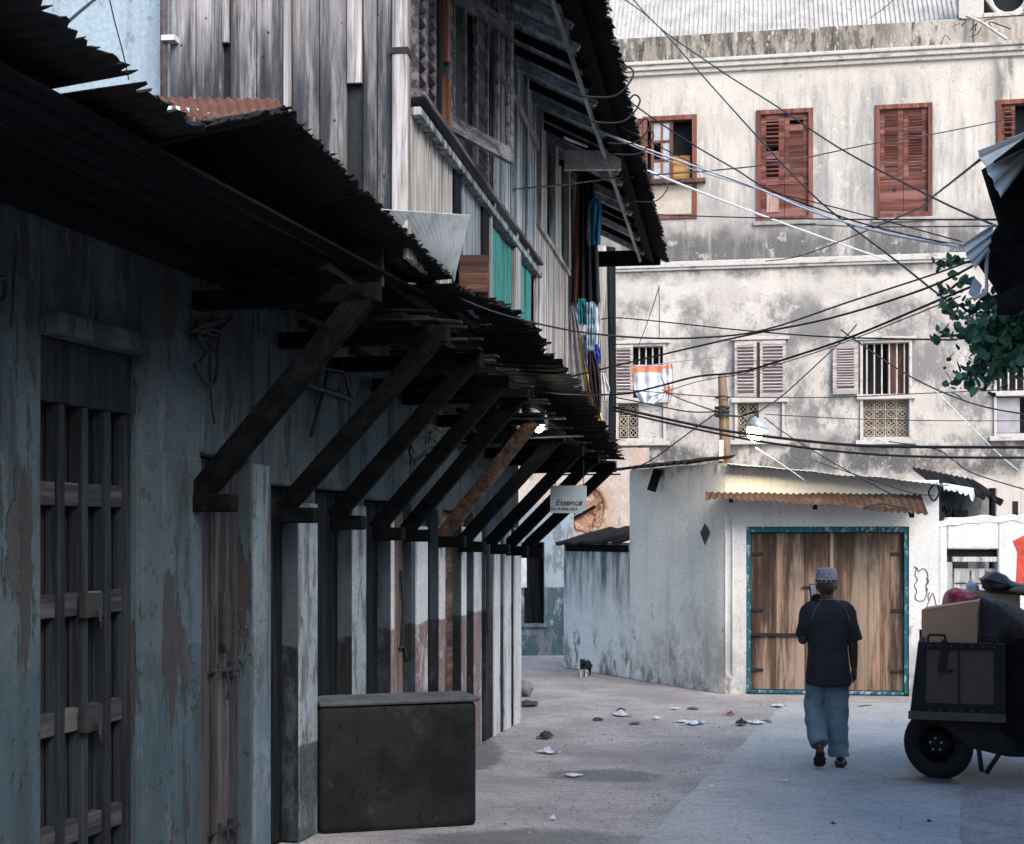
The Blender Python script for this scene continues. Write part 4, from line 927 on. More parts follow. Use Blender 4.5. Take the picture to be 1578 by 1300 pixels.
MB().box(a+.06, b-.06, .15, .18, c+.06, zm-.06).build('grille_backing', flat('grille_backing', (.20,.165,.135), .9, .3, 6), w); grille(w, a+.06, b-.06, c+.06, zm-.06, 4, 4)
w, a, b, c, e, zm = lowwin(3, 1570, 606, 0); bars(w, a+.06, b-.3, zm+.05, e-.05, 4); MB().box(a+.06, bu(1572), .02, .06, c+.06, zm-.07).build('grey_panel', flat('grey_lilac_panel', (.33,.31,.33), .8, .15, 6), w, bevel=.01)
# slit on lower right and exposed brick arch at lower left
MB().box(bu(1560), bu(1569), -.006, .02, bz(1565,795), bz(1565,772)).build('slit_opening', M_DARK, fb)
M_BRICK = plaster('exposed_coral_brick', (.42,.22,.14), .25, [dict(c=(.62,.5,.4), s=(6,6,6), lo=.52, hi=.58, a=.9), dict(c=(.10,.05,.035), s=(5,5,5), lo=.55, hi=.6, a=.9)], bump=1.0, seed=45)
FO = Frame(P(880,780,24.4).x, 24.4, 1, -.1)
ow = thing('ruined_wall', 'peach rendered wall with a round patch of exposed brick above the alley wall', 'wall', FO.M)
M_PEACH = plaster('peach_render', (.58,.44,.36), .10, [dict(c=(.66,.6,.57), s=(1.5,1.5,1.5), lo=.48, hi=.62, a=.85), dict(c=(.16,.11,.09), s=(2.5,2.5,.7), lo=.58, hi=.68, a=.8)], bump=.4, seed=46)
MB().box(-.6, FO.u(1000), 0, .4, 0, FO.hit(930,690)[1]).build('wall', M_PEACH, ow)
cu, cz = FO.hit(902, 783); q = MB(); rr = random.Random(1)
n = 26; q.prism([(cu+ (.34+.04*rr.uniform(-1,1))*math.cos(2*math.pi*i/n), -.03, cz+(.40+.04*rr.uniform(-1,1))*math.sin(2*math.pi*i/n)) for i in range(n)], (0,.05,0)); q.build('brick_patch', M_BRICK, ow)
q = MB(); q.tube([Vector((cu+.35*math.cos(t), -.03, cz+.41*math.sin(t))) for t in [-1.3+2.9*i/16 for i in range(17)]], .035, 6); q.build('brick_rim', M_BRICK, ow)
q = MB(); p0, p1 = FO.hit(873,805), FO.hit(918,780); q.bar((p0[0],-.08,p0[1]), (p1[0],-.08,p1[1]), .05, .05); q.build('timber', M_BLACKWOOD, ow)
# ================================================================ house on the right: only its awning corner is seen
FRr = Frame(3.9, 9.0, .0, -1.0)
rs = thing('shop_building', 'dark building at the right edge whose torn tin awning hangs above the vine', 'building', FRr.M)
MB().box(-.3, 14, 0, .3, 0, 6.8).build('wall', M_SHOP, rs); MB().box(-.3, 14, .301, 5, 0, 6.8).build('rear_mass', M_REVEAL, rs); MB().box(-.35, 14, -.1, 5, 6.81, 6.9).build('roof_slab', M_TIN_DARK, rs)  # unseen bulk behind the awning, height set to shade the street
Yr = 8.6
def pr(x, y, Y=Yr): return FRr.M.inverted() @ P(x, y, Y)
poly = [pr(1512,262),pr(1538,345),pr(1503,402),pr(1530,440),pr(1545,473),pr(1600,468),pr(1800,430),pr(1800,120),pr(1580,235)]
aw_ = MB().prism([Vector((p.x, p.y, p.z)) for p in poly], (.05,0,0)).build('awning', M_BLACKWOOD, rs)
MB().bar(pr(1549,470,8.6), pr(2096,217,5.0), .10, .12).build('fascia', M_BLACKWOOD, aw_)
q = MB(); q.add([pr(1515,262,8.55),pr(1800,120,8.55),pr(2500,-390,5.0),pr(2040,-142,5.0)], [(0,1,2,3)]); q.build('roof_sheet', M_TIN_DARK, aw_, solid=.01)
q = MB(); q.add([pr(1545,473,8.55),pr(1800,430,8.55),pr(2500,222,5.0),pr(2089,222,5.0)], [(0,1,2,3)]); q.build('soffit', M_BLACKWOOD, aw_, solid=.01)
def tinflap(pts, jagv, seed, mt, lines=3):
    a, b, c, d = [Vector(p) for p in pts]
    def fn(s, t):
        p = a.lerp(b, s).lerp(d.lerp(c, s), t); k = jagv*((int(s*40) % 2)-.5)*2 if t > .99 else 0
        return p+Vector((.015*math.cos(t*2*math.pi*lines),0,k))
    return MB().grid(fn, 40, 14).build('torn_sheet', mt, aw_, solid=.006)
tinflap((pr(1506,233,8.4),pr(1600,196,8.4),pr(1590,236,8.35),pr(1541,300,8.35)), .02, 1, M_TIN)
tinflap((pr(1480,377,8.4),pr(1532,345,8.4),pr(1523,385,8.35),pr(1502,412,8.35)), .012, 2, M_TIN)
MB().prism([pr(1492,452,8.45),pr(1500,428,8.45),pr(1512,440,8.45),pr(1505,462,8.45)], (.02,0,0)).build('loose_plate', M_TIN, aw_)
q = MB(); q.tube(catmull([pr(1522,392,8.4),pr(1520,430,8.4),pr(1516,450,8.4),pr(1490,462,8.4)]), .008, 6); q.tube(catmull([pr(1524,385,8.4),pr(1519,410,8.4),pr(1520,450,8.4),pr(1500,460,8.4)]), .008, 6); q.build('hanging_wire', M_TIN, aw_)
# ================================================================ unseen building added to cut light from behind, and vine
rear = thing('rear_light_blocker', 'unseen building block added behind the viewpoint to shade the street', 'building', TM((0,-14,0)))
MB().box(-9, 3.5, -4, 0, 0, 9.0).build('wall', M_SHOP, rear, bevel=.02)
M_LEAF = NT('vine_leaf'); _c = M_LEAF.mix(M_LEAF.isl(), (.014,.065,.04), (.11,.27,.16)); M_LEAF.b.inputs['Subsurface Weight'].default_value = 0; M_LEAF = M_LEAF.out(_c, .5, spec=.4)
M_STEM = flat('vine_stem', (.05,.045,.035), .8, .3, 10)
vine = thing('vine', 'green leafy vine hanging from the dark awning at the right edge', 'plant', TM(P(1560,480,9.2)))
rr = random.Random(21); q = MB(); st = MB()
def leaf(p, s, dirn=None):
    M = Matrix.Rotation(rr.uniform(0,6.28),4,'Z') @ Matrix.Rotation(rr.uniform(.5,1.5),4,'X') @ Matrix.Rotation(rr.uniform(-.7,.7),4,'Y')
    pts = [(0,0,0),(.42,.25,.05),(.5,.6,.02),(.22,.95,-.06),(0,1.15,-.12),(-.22,.95,-.06),(-.5,.6,.02),(-.42,.25,.05),(0,.5,-.04)]
    vs = [p+(M @ Vector(v))*s for v in pts]; q.add(vs, [(0,1,8),(1,2,8),(2,3,8),(3,4,8),(4,5,8),(5,6,8),(6,7,8),(7,0,8)])
def spray(pts, n, spread, s0=.052, Y=9.2):
    ps = catmull([P(x, y, Y+rr.uniform(-.15,.15)) for x, y in pts], 8); st.tube(ps, .009, 5)
    for _ in range(n):
        b = ps[rr.randrange(len(ps))]; leaf(b+Vector((rr.gauss(0,spread),rr.gauss(0,spread*1.3),rr.gauss(0,spread))), s0*rr.choice((.45,.7,.9,1.1,1.5)))
spray([(1600,500),(1570,500),(1545,520),(1520,545),(1508,575)], 300, .10)
spray([(1600,470),(1560,475),(1525,470),(1495,480),(1478,470),(1462,478)], 70, .05)
spray([(1540,500),(1510,512),(1480,516),(1450,518)], 40, .035)
spray([(1545,520),(1515,560),(1490,580),(1466,592)], 46, .045)
spray([(1540,530),(1525,570),(1518,600)], 40, .05)
spray([(1515,400),(1480,405),(1460,408),(1446,410)], 26, .02, .045)
spray([(1505,440),(1480,435),(1465,445),(1445,455)], 22, .03, .045)
spray([(1600,490),(1572,520),(1550,545)], 300, .11)
for _ in range(900):
    x, y = rr.gauss(1553,28), rr.gauss(520,27)
    if y > 590: continue
    leaf(P(x, y, 9.2+rr.uniform(-.3,.3)), .054*rr.uniform(.5,1.5))
q.build('foliage', M_LEAF, vine, W=True); st.build('stem', M_STEM, vine, W=True)
# ================================================================ pole and lit lamps
pb = P(1116,735,17.95); pole = thing('utility_pole', 'weathered brown pole rising from the shed roof beside the lit lamp', 'pole', TM((pb.x,pb.y,pb.z-.1)))
pt = P(1113,578,17.95); _cpole = wood('brown_pole', (.09,.06,.045), (.24,.17,.12), 2, 10, var=.2)
MB().tube([(pb.x,pb.y,pb.z-.1),(pb.x+.01,pb.y,pb.z+.5),(pt.x,pt.y,pt.z)], [.075,.07,.05], 10).jitter(.008, 6).build('shaft', _cpole, pole, W=True, smooth=True)
q = MB()
for (y, s) in ((628,.05),(634,.06),(640,.055),(612,.03)):
    c = P(1113,y,17.93); q.tube([c+Vector((.085*math.cos(t),.085*math.sin(t),.01*math.sin(3*t))) for t in [2*math.pi*i/12 for i in range(13)]], s*.35, 5)
q.build('wire_knot', M_CABLE, pole, W=True); c = P(1112,690,17.86); q = MB(); q.box(c.x-.035,c.x+.02,c.y-.02,c.y,c.z-.16,c.z+.10); q.build('torn_poster', M_TRIM, pole, W=True)
def emis(name, col, s):
    n = NT(name); n.b.inputs['Emission Color'].default_value = c4(col); n.b.inputs['Emission Strength'].default_value = s; return n.out(col, .4)
L1 = P(1163,665,17.0); lamp = thing('street_lamp', 'lit bulb lamp with grey dish shade above the shed roof', 'lamp', TM(L1))
rg = []
for (dz, r) in ((.155,.035),(.15,.05),(.12,.09),(.07,.12),(.03,.125)): rg.append([Vector((L1.x+.04+r*math.cos(2*math.pi*k/20), L1.y+r*math.sin(2*math.pi*k/20), L1.z+dz+.05*math.cos(2*math.pi*k/20)*-.6)) for k in range(20)])
MB().loft(rg, cap=False).build('shade', metal('lamp_shade_metal', (.34,.40,.40), (.2,.2,.2), .1, .4, .4), lamp, W=True, smooth=True, solid=.006)
MB().ell((L1.x,L1.y,L1.z-.0), .095, .095, .125).build('bulb', emis('lit_bulb', (1,.90,.55), 22), lamp, W=True, smooth=True)
MB().tube([L1+Vector((.04,0,.16)), L1+Vector((.06,.15,.26)), L1+Vector((-.1,.45,.22)), P(1116,640,17.5)], .014, 6).build('arm', M_IRON, lamp, W=True)
def point(name, loc, col, e, r=.06):
    l = bpy.data.lights.new(name, 'POINT'); l.energy = e; l.color = col; l.shadow_soft_size = r; o = bpy.data.objects.new(name, l); COL.objects.link(o); o.location = loc; return o
point('street_lamp_light', L1+Vector((0,-.05,-.16)), (1,.84,.5), 17)
L2 = P(830,654,12.3); lamp2 = thing('awning_bulb', 'small lit bulb glowing under the far end of the shop awning', 'lamp', TM(L2))
MB().ell(L2, .05, .05, .07).build('bulb', emis('lit_bulb_small', (1,.97,.75), 22), lamp2, W=True, smooth=True)
MB().tube([L2+Vector((0,0,.06)), L2+Vector((0,0,.12))], .018, 8).build('socket', M_IRON, lamp2, W=True); MB().tube([L2+Vector((0,0,.12)), L2+Vector((-.02,.02,.40))], .005, 5).build('cord', M_CABLE, lamp2, W=True)
point('awning_bulb_light', L2+Vector((0,-.07,-.03)), (1,.95,.75), 3.2, .03)
M_JAR = flat('smoky_jar', (.16,.17,.14), .2, .3, 8, .6)
for i, (x, y) in enumerate(((800,645),(813,648),(822,640),(838,648))):
    c = P(x, y, 12.4+.05*(i%2)); t = thing('hanging_jar', ('dull glass jar hanging leftmost in the cluster by the awning bulb','dull glass jar hanging second from the left by the awning bulb','dull glass jar hanging third, just left of the awning bulb','dull glass jar hanging just right of the awning bulb')[i], 'jar', TM(c), 'jars hanging by the awning bulb')
    rgs = [[Vector((c.x+r*math.cos(2*math.pi*k/10), c.y+r*math.sin(2*math.pi*k/10), c.z+dz)) for k in range(10)] for dz, r in ((-.09,.025),(-.08,.038),(.03,.04),(.06,.022),(.09,.02))]
    MB().loft(rgs).build('glass', M_JAR, t, W=True, smooth=True); MB().tube([c+Vector((0,0,.09)), c+Vector((0,0,.3))], .004, 5).build('string', M_CABLE, t, W=True)
# hanging sign
FSg = Frame(P(858,770,13.9).x, 13.9, 1, -.12)
sg = thing('hanging_sign', 'pale grey hanging board with black handwriting under the end of the awning', 'sign', FSg.M)
a, b = FSg.u(848), FSg.u(904); z0, z1 = FSg.hit(880,790)[1], FSg.hit(880,748)[1]
MB().prism([(a,0,z0),(b-.06,0,z0-.005),(b-.015,0,z0+.03),(b,0,z0+.05),(b,0,z1),(a,0,z1)], (0,.02,0)).build('board', flat('grey_sign_board', (.36,.41,.44), .7, .08, 6), sg)
def text(s, size, name, parent, loc, mat, shear=.25, ext=.002, rx=math.pi/2, bold=.004):
    cu_ = bpy.data.curves.new(name, 'FONT'); cu_.body = s; cu_.size = size; cu_.shear = shear; cu_.extrude = ext; cu_.offset = bold; cu_.align_x = 'RIGHT'
    o = bpy.data.objects.new(name, cu_); COL.objects.link(o); bpy.context.view_layer.update()
    me = bpy.data.meshes.new_from_object(o.evaluated_get(bpy.context.evaluated_depsgraph_get())); bpy.data.objects.remove(o)
    o = bpy.data.objects.new(name, me); COL.objects.link(o); me.materials.append(mat); o.parent = parent; o.location = loc; o.rotation_euler = (rx,0,0); return o
text('Essence', .082, 'lettering', sg, (b-.045, -.004, z0+.075), M_IRON, bold=.0); text('Hair & Body Care', .036, 'lettering', sg, (b-.09, -.004, z0+.03), M_IRON, bold=0)
for u in (a+.05, b-.03): MB().tube([(u,.01,z1),(u,.01,z1+.25)], .004, 5).build('hanger', M_CABLE, sg)
# ================================================================ laundry
C_DARK = cloth('dark_striped_cloth', [(.02,.025,.035),(.015,.018,.024),(.03,.05,.075),(.018,.02,.026),(.12,.035,.022),(.02,.022,.03)], 0, 2.6)
C_BLUE = cloth('blue_orange_cloth', [(.03,.14,.24),(.02,.10,.18),(.28,.08,.04),(.03,.13,.22)], 0, 4.2)
C_TEAL = cloth('teal_cloth', [(.03,.22,.28)], plain=True); C_SKY = cloth('pale_blue_print_cloth', [(.22,.38,.5),(.45,.52,.58),(.16,.30,.42)], 2, 9)
C_WHITE = cloth('white_cloth', [(.66,.67,.71)], plain=True); C_PRINT = cloth('white_floral_cloth', [(.66,.64,.67),(.60,.58,.62),(.64,.55,.6)], 2, 7)
C_YEL = cloth('yellow_cloth', [(.60,.47,.20)], plain=True); C_PURP = cloth('dark_plum_cloth', [(.035,.025,.035)], plain=True); C_NAVY = cloth('blue_cloth', [(.03,.06,.30)], plain=True)
def hang(name, lab, cat, px, mat, Y, fold=.03, nf=5, seed=0, skew=0.0, bot=None, th=.006):
    """px: left/right edge pixel columns down the length [(xl,xr,y)...]"""
    n = len(px)
    def fn(s, t):
        f = t*(n-1); i = min(int(f), n-2); k = f-i; xl = px[i][0]*(1-k)+px[i+1][0]*k; xr = px[i][1]*(1-k)+px[i+1][1]*k; y = px[i][2]*(1-k)+px[i+1][2]*k
        dy = fold*math.sin(2*math.pi*nf*s+seed)*(.4+.6*t)+.04*mnoise.noise(Vector((s*3+seed,t*4,seed)))
        jag = 6*mnoise.noise(Vector((s*5+seed,9,0))) if t > .98 else 0
        return P(xl+(xr-xl)*s, y+jag, Y+dy+skew*(s-.5))
    return tag(MB().grid(fn, 36, 30).build(name, mat, None, smooth=True, solid=th), lab, cat)
G_ = 'laundry hung under the eave'
L_ = [
 ('cloth','long dark striped cloth hanging highest under the eave','cloth',[(890,914,262),(886,918,330),(883,922,400),(880,925,466)],C_DARK,15.2,.06,4,1),
 ('shirt','blue and orange striped shirt pinned over the dark striped cloth','shirt',[(912,925,305),(906,928,322),(904,926,360),(906,925,378)],C_BLUE,15.0,.03,3,2),
 ('cloth','bright teal cloth hanging just below the dark striped one','cloth',[(891,902,460),(890,905,480),(892,904,500)],C_TEAL,15.1,.03,3,3),
 ('cloth','pale blue printed cloth hanging between teal cloth and post','cloth',[(904,916,466),(904,917,500),(905,915,540)],C_SKY,15.05,.03,3,4),
 ('cloth','plain white strip of cloth hanging against the post','cloth',[(914,924,466),(914,926,500),(915,923,545)],C_WHITE,15.2,.02,2,5),
 ('sheet','white floral sheet hanging lowest down to the awning','sheet',[(879,884,470),(876,893,500),(876,900,540),(878,916,620),(900,922,650)],C_PRINT,15.3,.05,3,6),
 ('sheet','mustard yellow cloth draped behind the dark plum garment','sheet',[(892,898,515),(897,908,570),(905,922,620),(918,930,650),(925,931,664)],C_YEL,15.2,.03,3,7),
 ('garment','dark plum garment hanging to a point over the yellow cloth','garment',[(908,914,540),(906,924,565),(908,927,590),(916,926,625),(921,924,642)],C_PURP,15.0,.04,3,8),
 ('cloth','small royal blue cloth beside the post','cloth',[(914,922,530),(914,926,548),(918,925,560)],C_NAVY,15.1,.02,2,9),
 ('cloth','small pale cloth with blue trim hanging left of the plum garment','cloth',[(897,906,515),(899,908,545),(902,907,562)],C_SKY,15.15,.02,2,10),
 ('towel','small white towel hanging low at the post beside the far house','towel',[(926,932,575),(927,940,600),(931,936,618)],C_WHITE,15.3,.02,2,11)]
for (nm, lab, cat, px, mt, Y, fo, nf, se) in L_: o = hang(nm, lab, cat, px, mt, Y, fo, nf, se); o['group'] = G_
o = MB().bar(P(884,264,15.25), P(930,250,15.25), .03, .03).build('clothes_pole', M_BLACKWOOD); tag(o, 'dark pole under the eave carrying the laundry', 'pole')
C_TOW = NT('striped_towel'); xx, _, zz = C_TOW.sep(); C_c = C_TOW.mix(C_TOW.mr(zz, .52, .56), (.62,.66,.72), (.62,.22,.12)); C_c = C_TOW.mix(C_TOW.mr(zz, .64, .68), C_c, (.30,.52,.62)); C_c = C_TOW.mix(C_TOW.mr(xx, -.26, -.22), (.55,.18,.12), C_c); C_TOW.bump(C_TOW.noise(C_TOW.map((1,1,1)), 60, 3), .3, .01); C_TOW = C_TOW.out(C_c, .95, spec=.1)
o = hang('towel', 'white towel with orange stripes hung on the line before the far lower window', 'towel', [(972,1029,562),(974,1026,580),(977,1024,600),(984,1020,615),(990,1008,622)], C_TOW, 23.0, .04, 3, 1)
o = hang('shirt', 'white and orange shirt hung right of the striped towel', 'shirt', [(1022,1036,560),(1018,1038,580),(1026,1037,600),(1028,1034,618)], cloth('orange_white_cloth', [(.6,.6,.64),(.62,.26,.16),(.62,.62,.66)], 2, 2.4), 23.0, .03, 2, 3)
# ================================================================ overhead cables
GC = 'overhead cables'
def cab(lab, pts, Y0, Y1, w=2.0, mat=None, k=5):
    n = len(pts); d = [0]
    for i in range(1, n): d.append(d[-1]+math.hypot(pts[i][0]-pts[i-1][0], pts[i][1]-pts[i-1][1]))
    ps = [P(x, y, Y0+(Y1-Y0)*d[i]/d[-1]) for i, (x, y) in enumerate(pts)]
    r = w*.5*(Y0+Y1)/2/F*1.2
    o = MB().tube(catmull(ps, k), r, 6).build('cable', mat or M_CABLE, None, smooth=True); tag(o, lab, 'cable', GC)
cab('thin black cable crossing from top centre past the second red shutter to the vine', [(955,-6),(1005,31),(1075,108),(1176,220),(1262,309),(1379,400),(1460,463),(1490,470)], 19, 9.3, 2)
cab('black cable from top centre across both red shutters to the right awning', [(970,-8),(1015,41),(1083,90),(1134,124),(1199,165),(1297,230),(1439,305),(1533,347)], 18, 9, 2)
cab('black cable leaving the eave and passing through the open window upper corner', [(848,58),(928,124),(1005,181),(1072,225),(1134,261),(1186,292),(1300,335),(1400,362),(1482,378)], 12.5, 9, 2)
cab('thin dark cable just above the upper white cable', [(873,152),(920,176),(974,204),(1031,233),(1095,264),(1173,292),(1250,310),(1346,335),(1482,372)], 13, 9, 1.6)
cab('upper white cable running from the cross board to the right awning', [(848,172),(974,221),(1057,251),(1160,287),(1250,325),(1330,350),(1400,366),(1478,379)], 13, 9, 2.8, M_CABLE_W)
cab('second thin white cable just under the upper white one', [(870,180),(974,224),(1060,258),(1200,302),(1330,352),(1478,382)], 13, 9, 1.4, M_CABLE_W)
cab('lower white cable running from the eave to the string course', [(870,212),(974,253),(1070,292),(1186,336),(1280,370),(1372,402)], 13, 24, 2.6, M_CABLE_W)
cab('dark cable rising gently rightward across the red shutters', [(592,304),(690,300),(860,285),(965,272),(1080,264),(1205,250),(1340,222),(1440,206),(1560,182)], 8.6, 24, 2)
cab('upper of two level cables just below the upper windows', [(988,329),(1083,333),(1250,337),(1400,338),(1535,338)], 19, 9, 2)
cab('lower of two level cables just below the upper windows', [(1230,345),(1330,349),(1430,349),(1535,348)], 14, 9, 1.8)
cab('cable running up to the torn tin corner at right', [(1515,242),(1437,303),(1400,328),(1240,392),(1180,402)], 8.5, 24, 2)
cab('long sagging cable from the near awning edge up to the leaf sprig at right', [(612,424),(690,452),(770,483),(880,509),(985,520),(1079,520),(1178,508),(1314,463),(1440,422),(1500,400)], 9.0, 9.2, 2.6)
cab('dark cable from the end post dropping gently to the vine', [(880,503),(937,490),(995,493),(1108,505),(1170,511),(1280,519),(1440,523),(1475,523)], 16, 9.3, 2)
cab('dark cable rising from the awning tip to the loose plate at right', [(860,585),(880,580),(1021,546),(1157,515),(1280,490),(1427,444),(1520,398)], 13, 8.8, 2.6)
cab('dark cable rising from the laundry to the top of the vine', [(800,596),(840,603),(880,607),(958,607),(1011,596),(1074,580),(1142,573),(1207,554),(1309,520),(1440,465),(1500,440)], 12.5, 8.9, 2.8)
cab('thin companion cable just under the one rising to the vine', [(1000,612),(1074,588),(1142,576),(1210,558),(1310,524),(1480,456)], 19, 9, 1.3)
cab('thick cable sagging past the lit lamp to the right edge', [(945,627),(1068,654),(1142,667),(1280,683),(1387,688),(1600,689)], 16, 14, 4.2)
cab('second thick cable just below the one passing the lamp', [(945,632),(1068,660),(1178,681),(1309,697),(1440,704),(1600,705)], 16, 14, 3.4)
cab('thin level cable under the louvred windows', [(960,600),(1010,604),(1108,611),(1280,612),(1420,606),(1600,598)], 20, 20, 1.4)
cab('thin cable rising from the lamp towards the barred window', [(1150,650),(1178,628),(1212,604),(1296,526),(1320,500)], 17, 21, 1.8)
cab('dark cable falling from the barred window to the right edge', [(1296,508),(1317,523),(1403,580),(1500,622),(1600,641)], 20, 15, 2)
cab('thin cable running up from the shed roof to the pole top left', [(985,718),(1008,706),(1060,668),(1105,635)], 19, 17.5, 1.6)
cab('thin cable sloping down to the pole from the striped towel', [(1020,600),(1050,615),(1110,636)], 22, 17.5, 1.6)
cab('thin dark cable hanging from pole to window sill on the left', [(948,612),(1000,622),(1060,634),(1110,634)], 20, 17.5, 1.8)
cab('thin cable dropping from the lamp down to the shed roof edge', [(1178,643),(1217,672),(1309,727),(1400,775)], 17, 17.3, 1.5)
cab('pale thin cable from the lamp to the shed roof', [(1165,690),(1200,712),(1240,740)], 17, 17.4, 1.5, M_CABLE_W)
cab('thin cable kinking down at lower right below the thick cables', [(1370,680),(1442,692),(1468,708),(1502,730),(1600,760)], 17, 15, 1.6)
cab('thin level cable crossing the iron grille', [(1178,638),(1309,645),(1450,648),(1600,648)], 20, 20, 1.2)
cab('thin stay wire falling rightward past the grey panel', [(1440,600),(1490,650),(1540,700),(1570,725)], 18, 18, 1.2, M_CABLE_W)
cab('thin wire hanging straight down from the eave end', [(1015,440),(1016,470),(1016,522)], 19.5, 19.5, 1)
cab('thin wire slanting from the eave end to the barred window', [(1016,440),(1000,490),(984,532)], 19.5, 23, 1)
cab('clothes line carrying the striped towel to the pole', [(960,568),(1030,559),(1106,549)], 23, 18, 1.2, M_CABLE_W)
cab('short thick wire at top left above the near awning', [(100,38),(125,16),(152,-6)], 6, 7.5, 4)
cab('thin wire hanging down the pale blue wall at top left', [(168,-6),(176,30),(188,75),(197,115),(198,122)], 7.5, 7.2, 2)
cab('thin wire along the far wall above the red shutter to the screen blocks', [(1340,28),(1365,10),(1380,-5)], 24, 24, 1)
cab('thin cable looping from the canopy end up to the shed eave', [(1250,708),(1330,735),(1400,758),(1440,764)], 17.2, 17.3, 1.3)
# ================================================================ man walking away
gp = G(1275,1183); man = thing('person', 'man walking away in navy shirt, blue trousers and round cap with his left hand raised', 'person', TM((gp.x, gp.y, .006)))
SKIN = flat('dark_skin', (.045,.026,.020), .55, .12, 12, .4, bump=.08)
def ringz(cx, cy, z, rx, ry, n=18, p=2.3):
    out = []
    for k in range(n):
        t = 2*math.pi*k/n; c, s = math.cos(t), math.sin(t)
        out.append(Vector((cx+rx*math.copysign(abs(c)**(2/p), c), cy+ry*math.copysign(abs(s)**(2/p), s), z)))
    return out
B = MB()
# trunk, neck, head
B.loft([ringz(.0,.0,z,rx,ry) for z,rx,ry in ((.74,.10,.08),(.80,.150,.105),(.92,.155,.108),(1.02,.145,.10),(1.15,.155,.105),(1.27,.165,.105),(1.34,.15,.09),(1.38,.10,.075),(1.41,.06,.06))])
B.tube([(0,.0,1.36),(0,.012,1.43),(0,.03,1.50)], [.062,.056,.06], 14)
B.ell((0,.035,1.555), .078, .098, .112, 20, 14)
B.ell((0,.075,1.505), .055, .058, .055, 14, 9)                          # jaw
B.tube([(0,.125,1.575),(0,.148,1.54),(0,.142,1.528)], [.010,.017,.012], 8)     # nose
for s in (-1, 1):
    B.ell((s*.080,.025,1.545), .012, .022, .034, 10, 7); B.ell((s*.032,.120,1.572), .016, .012, .010, 8, 6)
B.tube([(-.026,.130,1.503),(0,.138,1.504),(.026,.130,1.503)], [.006,.010,.006], 8)
def limb(pts, rs, n=14): B.tube(catmull(pts, 4), [r for i in range(len(rs)-1) for r in [rs[i]+(rs[i+1]-rs[i])*j/4 for j in range(4)]]+[rs[-1]], n)
# left arm raised: hand near the mouth; right arm hanging
shL, elL, wrL = Vector((-.165,0,1.335)), Vector((-.205,.03,1.085)), Vector((-.085,.235,1.36))
shR, elR, wrR = Vector((.165,0,1.335)), Vector((.212,-.02,1.075)), Vector((.232,.02,.845))
limb([shL,(shL+elL)/2,elL,(elL+wrL)/2,wrL], [.058,.050,.042,.038,.028]); limb([shR,(shR+elR)/2,elR,(elR+wrR)/2,wrR], [.058,.050,.042,.038,.028])
def hand(w, d, side, n_, curl, spread=.018):
    """w wrist, d pointing direction, side: thumb direction, n_: palm normal"""
    d, side, n_ = Vector(d).normalized(), Vector(side).normalized(), Vector(n_).normalized()
    B.loft([[w+d*t+side*a*wd+n_*b*th for a, b in ((-1,-.6),(-.5,-1),(.5,-1),(1,-.6),(1,.6),(.5,1),(-.5,1),(-1,.6))] for t, wd, th in ((-.01,.026,.02),(.02,.034,.019),(.06,.041,.018),(.092,.040,.015))])
    for i, L in enumerate((.070,.080,.075,.058)):
        b = w+d*.088+side*(.031-.0205*i); c = curl*(1+.12*i); p = [b-d*.015, b]; dd = d.copy(); 
        for k, f in enumerate((.45,.32,.23)):
            ang = c*(k+1)*.55; dd = d*math.cos(ang)+n_*math.sin(ang); p.append(p[-1]+dd*L*f)
        B.tube(p, [.0100,.0095,.0088,.0082,.0060], 8)
    b = w+d*.028+side*.028; B.tube([b, b+side*.022+d*.022, b+side*.026+d*.048+n_*.012, b+side*.018+d*.068+n_*.022], [.013,.0115,.010,.007], 8)
hand(wrR, (.02,.10,-1), (-.15,1,.05), (-1,-.1,0), .75)
hand(wrL, (.35,-.25,.95), (.9,.3,-.2), (.1,-.95,-.2), .85)
# legs: left trailing with heel lifted, right planted
limb([(-.085,0,.86),(-.09,.045,.66),(-.092,.05,.49),(-.098,-.06,.32),(-.10,-.17,.17)], [.095,.075,.055,.050,.034]); limb([(.085,0,.86),(.088,.03,.66),(.09,.03,.48),(.095,.01,.28),(.10,.0,.09)], [.095,.075,.055,.050,.036])
def foot(heel, toe, up, w=.042):
    heel, toe, up = Vector(heel), Vector(toe), Vector(up).normalized(); d = (toe-heel); L = d.length; d.normalize(); sd = d.cross(up)
    rr_ = []
    for t, wd, h in ((.0,.022,.030),(.08,.034,.045),(.3,.036,.055),(.55,.043,.040),(.78,.048,.026),(.93,.040,.018),(1.0,.022,.010)):
        c = heel+d*L*t; rr_.append([c+sd*wd*math.cos(a)+up*(h*(math.sin(a)*.5+.5)) for a in [2*math.pi*k/12 for k in range(12)]])
    B.loft(rr_)
footL = (Vector((-.105,-.205,.165)), Vector((-.085,-.075,-.0+.035)), Vector((0.1,.75,.55))); footR = (Vector((.095,-.06,.022)), Vector((.155,.165,.018)), Vector((0,0,1)))
foot(*footL); foot(*footR)
B.build('body', SKIN, man, remesh=.0055, smit=3)
# eyes
for s in (-1, 1): MB().ell((s*.032,.131,1.572), .012, .007, .007, 10, 7).build('eye', flat('eye_white', (.6,.58,.55), .3, .05, 20), man, smooth=True)
